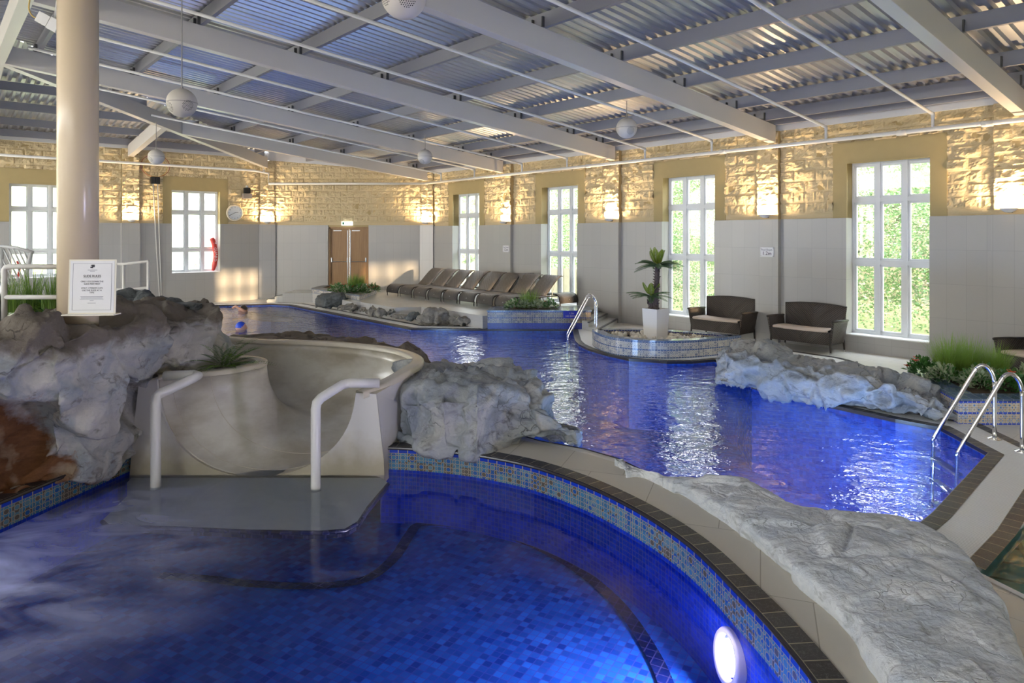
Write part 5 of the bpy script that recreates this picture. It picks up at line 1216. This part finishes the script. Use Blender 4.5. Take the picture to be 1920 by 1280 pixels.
# exit sign
o = thing('exit_sign', 'small lit green and white exit sign above the wooden doors', 'sign', FB @ V((2.86, -.02, 2.68)))
mb = MB(); mb.box(-.19, .19, -.05, .07, -.07, .07); mb.build('housing', [M['exitglow']], parent=o)
text_mesh('lettering', 'EXIT', .10, M['inkgreen'], o, (.05, -.052, -.005), (math.pi/2, 0, 0)); mb = MB(); mb.box(-.15, -.09, -.054, -.05, -.04, .04); mb.build('pictogram', [M['inkgreen']], parent=o)
# clock
o = thing('wall_clock', 'round white wall clock beside the left window', 'clock', FL @ V((-1.13, .0, 3.03))); o.rotation_euler = FL.to_euler()
TX = Matrix.Rotation(math.pi/2, 4, 'X')
mb = MB(); mb.lathe([(.27, .0), (.285, .03), (.28, .06), (.25, .075), (.235, .06)], (0, 0, 0), 40, T=TX, cap=False); mb.build('rim', [M['clockrim']], parent=o, smooth=True)
mb = MB(); mb.lathe([(.24, .0), (.24, .055)], (0, 0, 0), 40, T=TX); mb.build('dial', [M['clockface']], parent=o)
for h in range(1, 13):
    a = math.radians(90-30*h); text_mesh('numeral', str(h), .055, M['ink'], o, (.195*math.cos(a), -.057, .195*math.sin(a)), (math.pi/2, 0, 0))
for ang, l_, w_ in ((3-.33, .12, .014), (8.05, .17, .010)):
    a = math.radians(90-30*ang); mb = MB(); mb.tube([(-.03*math.cos(a), -.062, -.03*math.sin(a)), (l_*math.cos(a), -.062, l_*math.sin(a))], w_/2, 6); mb.build('hand', [M['ink']], parent=o)
# sensor and camera near the clock
p = FL @ V((-.72, -.02, 3.72))
o = thing('alarm_sounder', 'black box sounder over a grey unit on the stone wall right of the left window', 'alarm', p); o.rotation_euler = FL.to_euler()
mb = MB(); mb.box(-.10, .10, -.12, .03, 0, .19); mb.build('black_box', [M['black']], parent=o, bevel=.01); mb = MB(); mb.box(-.15, .15, -.14, .03, -.19, -.01); mb.build('grey_box', [M['steel2']], parent=o, bevel=.01)
mb = MB(); mb.lathe([(.001, .19), (.045, .2), (.05, .235), (.03, .265), (.001, .27)], (0, -.05, 0), 16); mb.build('dome', [M['whitepaint']], parent=o, smooth=True)
def cctv(p, aimd, label, s=1):
    o = thing('security_camera', label, 'camera', p); mb = MB(); d = V(aimd).normalized(); mb.tube([V((0, 0, 0)), V((0, 0, -.1*s))], .012*s, 8); mb.build('bracket', [M['whitepaint']], parent=o)
    mb = MB(); c = V((0, 0, -.13*s)); mb.tube([c-d*.09*s, c+d*.09*s], .042*s, 14); mb.build('body', [M['whitepaint']], parent=o, smooth=False)
    mb = MB(); mb.tube([c+d*.09*s, c+d*.095*s], .028*s, 12); mb.build('lens', [M['black']], parent=o)
cctv(FL @ V((-.25, -.35, 4.62)), (.1, -1, -.5), 'small white camera hanging from the pipe near the clock'); cctv(R(13.9, .5, 3.98), (-.6, -.6, -.5), 'small white camera under the pipe by the plaque pier', .8) if False else None
# cable loops, box and conduits on the left wall
p = FL @ V((-3.62, .02, 3.9))
o = thing('junction_box', 'dark junction box with two white conduits down the left wall', 'electrical box', p); o.rotation_euler = FL.to_euler()
mb = MB(); mb.box(-.13, -.01, -.1, .0, 0, .22); mb.box(.01, .13, -.1, .0, 0, .22); mb.build('box_body', [M['black']], parent=o)
for x in (-.06, .07): mb = MB(); mb.tube([(x, -.06, 0), (x*.8+.06, -.06, -1.6), (x*.4+.16, -.06, -3.85)], .017, 8); mb.build('conduit', [M['pvc']], parent=o, smooth=True)
for r_, m in ((.42, 'cablered'), (.34, 'cabley')):
    mb = MB(); mb.tube([(r_*math.cos(a_)*1.0, -.08, .22+r_*.85+r_*.85*math.sin(a_)) for a_ in [math.radians(q) for q in range(-90, 270, 15)]], .010, 6, closed=True); mb.build('cable', [M[m]], parent=o, smooth=True)
# rescue tubes
def tube_guard(p, rz, label, s=1.0, letters=True):
    o = thing('rescue_tube', label, 'rescue tube', p, rz); pts = [V((-.02, 0, .02)), V((.03, 0, .25)), V((.07, 0, .55)), V((.03, 0, .85)), V((-.03, 0, 1.05)), V((-.07, 0, 1.13))]
    pts = [q*s for q in smooth_path(pts, 5)]; n_ = len(pts); mb = MB(); mb.tube(pts, [.105*s*min(1, .55+3*min(i/n_, 1-i/n_)) for i in range(n_)], 14, flat=.75); mb.build('foam_body', [M['red']], parent=o, smooth=True)
    if letters:
        for k, ch in enumerate('GUARD'): text_mesh('lettering', ch, .13, M['whiteink'], o, (.06-.02*abs(k-2), -.108, .76-.095*k), (math.pi/2, math.pi/2, 0))
        mb = MB(); mb.box(-.02, .07, -.10, -.08, .93, .95); mb.box(.018, .032, -.10, -.08, .89, .99); mb.build('cross_mark', [M['whiteink']], parent=o)
tube_guard(FL @ V((-1.78, .12, 1.04)), RZL, 'red guard rescue tube standing upright on the sill of the left window')
tube_guard(FL @ V((-7.18, .12, 1.04)), RZL, 'short red rescue float on the window sill behind the white chair', .42, False)
# speakers
def speaker(c, r, top, label, holes=((-.5, -.75), (.75, -.75))):
    o = thing('globe_speaker', label, 'speaker', c); c = V(c); prof = [(max(.001, r*math.sin(math.pi*i/18)), -r*math.cos(math.pi*i/18)) for i in range(19)]
    mb = MB(); mb.lathe(prof, (0, 0, 0), 36); q = mb.build('shell', [M['speaker']], parent=o, smooth=True)
    mb = MB(); mb.lathe([(r*1.003, -.004), (r*1.006, 0), (r*1.003, .004)], (0, 0, 0), 36, cap=False); mb.build('seam', [M['rodlight']], parent=o)
    mb = MB(); mb.tube([(0, 0, r*.98), (0, 0, top-c.z)], .008, 6); mb.lathe([(.02, r*.97), (.015, r*1.12)], (0, 0, 0), 10); mb.build('drop_rod', [M['rodlight']], parent=o)
    for hx, hz in holes:                              # perforated patches
        n_ = V((hx, -1, hz)).normalized(); u = n_.cross(V((0, 0, 1))).normalized(); w_ = u.cross(n_); mb = MB()
        for i in range(-4, 5):
            for j in range(-4, 5):
                a, b = (i+.5*(j % 2))*.105, j*.092
                if a*a+b*b < .16:
                    d = (n_+u*a+w_*b).normalized(); T = Matrix.Translation(d*r*1.001) @ d.to_track_quat('Z', 'Y').to_matrix().to_4x4()
                    mb.add([T @ V((.03*r*math.cos(k*1.047), .03*r*math.sin(k*1.047), 0)) for k in range(6)], [(0, 1, 2, 3, 4, 5)])
        mb.build('grille', [M['black']], parent=o)
for px, py, rp, r, lab, tp, hl in ((757, -6, 42, .175, 'largest round white speaker cut by the top edge', 5.0, ((.35, -.45), (-1.3, -.35))), (341, 193, 27, .175, 'round white speaker hanging on a rod right of the column', 5.3, ((-.75, -.55), (1.2, -.5))),
        (1175, 240, 19.5, .175, 'round white speaker hanging left of the right hand windows', 4.5, ((.3, -.45),)), (797, 294, 14, .175, 'round white speaker hanging at the far centre over the loungers', 4.6, ((-.6, -1.2),)), (293, 294, 14.5, .175, 'round white speaker hanging before the cable loops on the left', 4.8, ((-.5, -.5),))):
    Y = r*FPX/rp; speaker(P(px, py, Y), r, tp, lab, hl)
# floodlight on the beam behind the column
p = P(96, 42, 8.0); o = thing('floodlight', 'white box floodlight with a cable beside the column top', 'lamp', p); mb = MB(); TT = Matrix.Rotation(.5, 4, 'Y')
mb.box(-.13, .02, -.08, .08, -.07, .06, 0, TT); mb.box(.03, .16, -.09, .09, -.08, .07, 0, TT); mb.build('housing', [M['whitepaint']], parent=o, bevel=.008)
mb = MB(); mb.tube(smooth_path([(-.1, 0, .05), (-.2, 0, .06), (-.26, 0, .15), (-.25, 0, .28)], 5), .008, 6); mb.build('cable', [M['cabley']], parent=o, smooth=True)
mb = MB(); mb.tube([(.05, 0, .05), (.08, 0, .3)], .015, 6); mb.build('bracket', [M['whitepaint']], parent=o)
# ---------------------------------------------------------------- sign on the rock
o = thing('rules_sign', 'white slide rules notice in a clear stand on top of the big rock', 'sign', P(172, 589, 5.3)); o.rotation_euler = (0, 0, .06)
W, H = .166, .415; TB = Matrix.Rotation(-.05, 4, 'X')
mb = MB(); mb.box(-W-.012, W+.012, -.003, .006, .0, H+.01, 0, TB); mb.box(-W-.03, W+.03, -.06, .05, -.004, .004); mb.build('stand', [M['acrylic']], parent=o)
mb = MB(); mb.box(-W, W, -.006, -.0035, .012, H, 0, TB); mb.build('sheet', [M['paper']], parent=o)
mb = MB()
for a_, b_, c_, d_ in ((-W+.02, W-.02, .032, .034), (-W+.02, W-.02, H-.022, H-.020), (-W+.02, -W+.022, .032, H-.02), (W-.022, W-.02, .032, H-.02)): mb.box(a_, b_, -.0075, -.006, c_, d_, 0, TB)
mb.build('border', [M['inkgrey']], parent=o)
def ln(s_, size, z, m='ink', bold=0): text_mesh('lettering', s_, size, M[m], o, TB @ V((0, -.0072, z)), (math.pi/2-.05, 0, 0), .0003, bold=bold)
ln('SLIDE RULES', .024, .295, 'ink', .0003); ln('ONLY GO DOWN THE', .0165, .253); ln('SLIDE FEET FIRST', .0165, .235); ln('ONLY 1 PERSON CAN', .0165, .203); ln('USE THE SLIDE AT A', .0165, .185); ln('TIME', .0165, .168)
mb = MB(); mb.box(-.066, .066, -.0075, -.006, .2815, .2825, 0, TB); mb.build('underline', [M['ink']], parent=o)
for z, w_ in ((.137, .085), (.127, .08), (.117, .088), (.107, .014), (.087, .03), (.343, .035), (.334, .018)): mb = MB(); mb.box(-w_, w_, -.0075, -.006, z-.0015, z+.0015, 0, TB); mb.build('small_print', [M['inkgrey']], parent=o)
mb = MB(); mb.box(-.006, .016, -.0075, -.006, .365, .385, 0, TB); mb.box(-.016, .004, -.0075, -.006, .358, .37, 0, TB); mb.box(-.014, -.004, -.0075, -.006, .376, .382, 0, TB); mb.build('emblem', [M['ink']], parent=o)

# ---------------------------------------------------------------- terrace with railing and chair at far left
mb = MB(); mb.prism([(-9, 6.2), (-4.9, 6.6), (-4.6, 8.6), (-5.2, 9.6), (-5.6, 11.0), (-12, 11.4)], 0, 1.08); struct(mb.build('terrace', [M['deck']]))
o = thing('railing', 'white tube railing in front of the slatted chair at far left', 'railing', (-4.6, 6.3, 1.08)); oi = Matrix.Translation(-V(o.location))
Yr = 6.3; q = [P(8, 600, Yr), P(8, 505, Yr), P(11, 501, Yr), P(16, 499.5, Yr), P(150, 500, Yr+.05)]
mb = MB(); mb.tube(q, .024, 10); t_ = mb.build('top_rail', [M['whiterail']], smooth=True); t_.parent = o; t_.matrix_parent_inverse = oi
mb = MB(); mb.tube([P(8, 557, Yr), P(150, 557, Yr+.05)], .022, 10); t_ = mb.build('mid_rail', [M['whiterail']], smooth=True); t_.parent = o; t_.matrix_parent_inverse = oi
mb = MB(); mb.tube([P(2, 530, Yr+.2), P(2, 545, Yr+.2), P(0, 595, Yr+.2)], .010, 8); t_ = mb.build('steel_bar', [M['chrome']], smooth=True); t_.parent = o; t_.matrix_parent_inverse = oi
Yr = 10.6; o = thing('railing', 'thin white railing standing right of the column above the dark rock', 'railing', (-6, 10.6, 1.08)); oi = Matrix.Translation(-V(o.location))
a_, b_, c_ = P(150, 493, Yr), P(232, 495, Yr), P(278, 489.5, Yr-.3)
for nm, dz in (('top_rail', 0), ('mid_rail', -.40)):
    mb = MB(); mb.tube([a_+V((0, 0, dz)), b_+V((0, 0, dz)), c_+V((0, 0, dz))], .022, 10); t_ = mb.build(nm, [M['whiterail']], smooth=True); t_.parent = o; t_.matrix_parent_inverse = oi
for p in (b_, c_): mb = MB(); mb.tube([p, V((p.x, p.y, 1.0))], .022, 10); t_ = mb.build('post', [M['whiterail']], smooth=True); t_.parent = o; t_.matrix_parent_inverse = oi
# slatted chair
o = thing('slatted_chair', 'white garden chair with slanting back slats at the far left edge', 'chair', (-6.55, 8.7, 1.08)); oi = None
def cp_(px, py): p = P(px, py, 8.7)-V(o.location); return p
mb = MB(); mb.tube([cp_(-45, 470), cp_(-20, 463), cp_(5, 462), cp_(30, 464), cp_(62, 473)], .022, 8); mb.build('top_rail', [M['whitepaint']], parent=o, smooth=True)
for a_, b_ in ((59, 41), (-42, -30)): mb = MB(); mb.tube([cp_(a_, 473), cp_(b_, 546)], .022, 8); mb.build('back_post', [M['whitepaint']], parent=o, smooth=True)
mb = MB(); mb.tube([cp_(2, 463), cp_(2, 533)], .03, 8); mb.build('centre_post', [M['whitepaint']], parent=o, smooth=True)
for k in range(6):
    a0 = 6+9.0*k; mb = MB(); e_ = min(1, 1); x1, y1 = a0+34, 463+68
    xr = lambda y: 59-18*(y-473)/73
    y = 466
    while True:
        if a0+(y-466)*.5 > xr(y) or y > 531: break
        y += 1
    mb.tube([cp_(a0, 466), cp_(a0+(y-466)*.5, y)], .010, 6); mb.build('slat', [M['whitepaint']], parent=o, smooth=True)
for k in range(3):
    y0 = 482+16*k; mb = MB(); y2 = min(532, y0+70); mb.tube([cp_(3, y0), cp_(3+(y2-y0)*.5, y2)], .010, 6); mb.build('slat', [M['whitepaint']], parent=o, smooth=True)
for k in range(6):
    a0 = -2-7.5*k; mb = MB(); mb.tube([cp_(a0, 466+k), cp_(a0+min(26, 34), 466+52)] if a0+26 < 2 else [cp_(a0, 466), cp_(0, 466+(0-a0)*2)], .010, 6); mb.build('slat', [M['whitepaint']], parent=o, smooth=True)
mb = MB(); a_, b_ = cp_(-32, 532), cp_(44, 534); mb.grid([[a_, b_], [a_+V((0, -.42, -.01)), b_+V((.02, -.42, -.01))], [a_+V((0, -.42, -.10)), b_+V((.02, -.42, -.10))]]); q = mb.build('seat', [M['whitepaint']], parent=o); m_ = q.modifiers.new('s', 'SOLIDIFY'); m_.thickness = .03
for dx, dy in ((-.6, 0), (.02, 0), (-.6, -.4), (.02, -.4)): mb = MB(); c_ = cp_(38, 536); mb.tube([(c_.x+dx, c_.y+dy, c_.z), (c_.x+dx*1.02, c_.y+dy, 0)], .022, 8); mb.build('leg', [M['whitepaint']], parent=o)

# ---------------------------------------------------------------- swimmers
def swimmer(loc, rz, label, cap, arm):
    o = thing('person', label, 'person', loc, rz); me = bpy.data.meshes.new('body'); import bmesh
    vs = [(0, 0, -.22), (0, .28, -.16), (0, .46, -.10), (0, .56, -.02), (.19, .44, -.10), (-.19, .44, -.10), (.30, .62, -.22), (.22, .86, -.25), (-.28, .60, .06 if arm else -.2), (-.16, .84, .20 if arm else -.24), (.10, -.42, -.26), (-.10, -.42, -.26), (.10, -.82, -.30), (-.10, -.82, -.28), (-.13, .93, .12 if arm else -.25), (.2, .95, -.25)]
    es = [(0, 1), (1, 2), (2, 3), (2, 4), (2, 5), (4, 6), (6, 7), (5, 8), (8, 9), (0, 10), (0, 11), (10, 12), (11, 13), (9, 14), (7, 15)]
    rs = [.14, .15, .13, .055, .07, .07, .05, .036, .05, .036, .085, .085, .055, .055, .04, .04]
    me.from_pydata(vs, es, []); b = bpy.data.objects.new('body', me); COL.objects.link(b); b.parent = o; me.materials.append(M['skin'])
    sk = b.modifiers.new('skin', 'SKIN'); 
    for i, r_ in enumerate(rs): me.skin_vertices[0].data[i].radius = (r_, r_*.8) if i < 3 else (r_, r_)
    me.skin_vertices[0].data[0].use_root = True; ss = b.modifiers.new('sub', 'SUBSURF'); ss.levels = 2; ss.render_levels = 2
    mb = MB(); prof = []
    bm = bmesh.new(); bmesh.ops.create_uvsphere(bm, u_segments=20, v_segments=14, radius=.11)
    for v in bm.verts:
        c = v.co; c.y *= 1.12; c.z *= 1.22
        if c.z < -.03: c.x *= .82
        if c.y > .09 and abs(c.x) < .025 and -.03 < c.z < .02: c.y += .025
    hm = bpy.data.meshes.new('head'); bm.to_mesh(hm); bm.free(); hm.materials.append(M['skin']); hd = bpy.data.objects.new('head', hm); COL.objects.link(hd); hd.parent = o; hd.location = (0, .62, .07)
    for p in hm.polygons: p.use_smooth = True
    bm = bmesh.new(); bmesh.ops.create_uvsphere(bm, u_segments=20, v_segments=14, radius=.118)
    bmesh.ops.delete(bm, geom=[v for v in bm.verts if v.co.z < -.02 + max(0, v.co.y)*.9], context='VERTS')
    for v in bm.verts: v.co.y *= 1.12; v.co.z *= 1.22
    hm = bpy.data.meshes.new('hair'); bm.to_mesh(hm); bm.free(); hm.materials.append(M[cap]); hd = bpy.data.objects.new('hair' if cap == 'hair' else 'swim_cap', hm); COL.objects.link(hd); hd.parent = o; hd.location = (0, .62, .07)
    for p in hm.polygons: p.use_smooth = True
swimmer((-7.6, 21.0, -.08), 1.9, 'person swimming at the far end of the pool with an arm raised', 'hair', True)
w0 = P(427, 618, 16.3); swimmer((w0.x-.35, 16.3, -.06), -1.1, 'person swimming in a blue cap just beside the big rock', 'cap', False)

# ---------------------------------------------------------------- outdoors
mb = MB(); mb.box(-14, 50, .5, 34, -.6, -.05); o = mb.build('lawn', [M['lawn']], T=FR); tag(o, 'sunny lawn outside the right hand windows', 'lawn')
mb = MB(); rows = []
for i in range(9): rows.append([FL @ V((-32+j*4.3, 1.2+i*2.5, -.1+.46*i*i*.16+.35*i)) for j in range(9)])
mb.grid(rows); o = mb.build('hillside', [M['lawn']], smooth=True, center=True); tag(o, 'pale sunlit grassy hillside outside the left windows', 'hill')
def treemesh(n_, rx, h, leaf, mats, seed, trunk=True):
    r_ = random.Random(seed); mb = MB()
    for i in range(n_):
        a = r_.random()*6.28; z = r_.random()**.8; rr = rx*(1-.55*z*z)*(r_.random()**.4); p = V((math.cos(a)*rr, math.sin(a)*rr, .05+h*z))
        cl = noise.noise(p*1.1+V((seed, 0, 0)));
        if cl < -.12: continue
        d = V((r_.gauss(0, 1), r_.gauss(0, 1), r_.gauss(0, .6))).normalized(); up = V((r_.gauss(0, 1), r_.gauss(0, 1), 1)).normalized()
        if abs(d.dot(up)) > .95: continue
        leafquad(mb, p, d, up, leaf*r_.uniform(.6, 1.4), leaf*.6, r_.randrange(len(mats)))
    return mb
kinds = [(('outg', 'outg', 'outy'), 'green bush'), (('outp', 'outp', 'outg'), 'pink blossomed bush'), (('outy', 'outg', 'outp'), 'pale yellow green bush')]
pm = []
for k, (mt, nm) in enumerate(kinds):
    o = treemesh(15000, 1.9, 4.6, .085, mt, k+3).build('outdoor_tree', [M[m] for m in mt]); pm.append(o)
where = ['window behind the first loungers', 'window behind the loungers', 'window behind the palm', 'window nearest the right settee']
spots = [(1.0, 4.0, 0, 2), (3.2, 5.2, .5, 0), (4.6, 4.6, 1.1, 2), (7.2, 4.2, 1.6, 0), (8.9, 4.9, 2.2, 1), (11.0, 4.0, 2.8, 0), (12.7, 4.7, 3.4, 1), (14.9, 4.1, 4.0, 0), (16.6, 4.6, 4.6, 2), (18.4, 3.9, 5.2, 1), (20.6, 4.4, 5.8, 0), (23, 4.6, .3, 1), (2.2, 8.2, .2, 1), (6.0, 8, .9, 0), (9.8, 8, 1.4, 2), (13.6, 8.2, 2.4, 0), (17.4, 8, 3.1, 1), (21, 8, 4.2, 0)]
ordn = ['first', 'second', 'third', 'fourth', 'fifth', 'sixth', 'seventh', 'eighth', 'ninth', 'tenth', 'eleventh', 'twelfth']
for i, (t, d, rz, k) in enumerate(spots):
    if i < 3: o = pm[k] if i == 0 else None
    src = pm[k]
    o = src if not src.get('label') else src.copy()
    if o is not src: COL.objects.link(o)
    o.location = FR @ V((t, d, -.1)); o.rotation_euler = (0, 0, rz); s_ = 1.0 if d < 6 else 1.35; o.scale = (s_, s_, s_)
    row = 'near' if d < 6 else 'back'; kk = i if d < 6 else i-12
    tag(o, '%s outside the right windows, %s along the %s row' % (kinds[k][1], ordn[kk], row), 'tree', 'bushes and trees outside the right windows')
for k, s_ in enumerate((1.2, 2.4, 4.0, 6.1, 7.6)):
    o = pm[2 if k % 2 else 0].copy(); COL.objects.link(o); o.location = FL @ V((-s_, 3.4, .2)); o.scale = (.62, .62, .22); tag(o, 'low bush on the hillside outside the left windows, %s from the clock side' % ordn[k], 'bush', 'low bushes on the left hillside')
mb = MB(); 
for i in range(40): mb.box(-6+i*.3, -6+i*.3+.27, 2.55, 2.58, -.1, 1.15)
mb.box(-6, 6, 2.58, 2.62, .2, .3); mb.box(-6, 6, 2.58, 2.62, .85, .95); o = mb.build('timber_fence', [M['fence']], T=FR); tag(o, 'low pale timber fence outside the windows behind the loungers', 'fence')
mb = MB(); mb.tube(smooth_path([(0, 0, 0), (.1, 0, .9), (-.1, .1, 1.7), (.4, .1, 2.8)], 4), [.16, .15, .14, .13, .12, .11, .1, .09, .08, .07, .06, .05, .04], 10)
mb.tube([(-.05, .05, 1.5), (-.6, .0, 2.3), (-.9, 0, 3.1)], [.09, .06, .03], 8); mb.tube([(0, 0, 1.2), (.5, .1, 1.9), (.9, 0, 2.8)], [.08, .05, .02], 8)
o = mb.build('tree_trunk', [M['bark']], smooth=True); o.location = FR @ V((17.1, 2.8, -.05)); tag(o, 'pale forked bare tree trunk outside the nearest window', 'tree')
mb = MB(); rows = []
for i in range(150):
    x = -16+i*.36; r_ = []
    for j in range(26):
        z = -.1+j*.30; q = V((x*.6, z*.8, 3)); r_.append(V((x, 11.5+1.0*noise.noise(q)+.5*noise.noise(q*3)+(z*.12)**2, z+.4*noise.noise(V((x*.5, 1, z))) if j else z)))
    rows.append(r_)
mb.grid(rows); o = mb.build('hedge', [M['hedge']], T=FR, smooth=True); tag(o, 'tall pale leafy hedge line far behind the bushes outside the right windows', 'hedge')
# ---------------------------------------------------------------- lights
sun = light('SUN', 'sun', (30, 10, 30), SUN_STRENGTH, (1, .72, .42), .014); aim(sun, (-.652, .758, -.0855))
for p, d in (((3.0, 5.5, -.55), (-.4, 1, 0)), ((-.5, 8.9, -.55), (.4, 1, 0)), ((-3, 10.8, -.55), (-.1, 1, 0)), ((-7, 12.8, -.55), (.2, 1, 0)), ((1.4, 6.6, -.55), (.7, .8, 0)), ((4.7, 7.4, -.55), (-1, .3, 0))):
    l_ = light('AREA', 'pool_fill_light', p, 44, (.70, .88, 1), .25, shape='DISK'); aim(l_, d)  # unseen underwater fill lamps, added to brighten the blue of the large pool
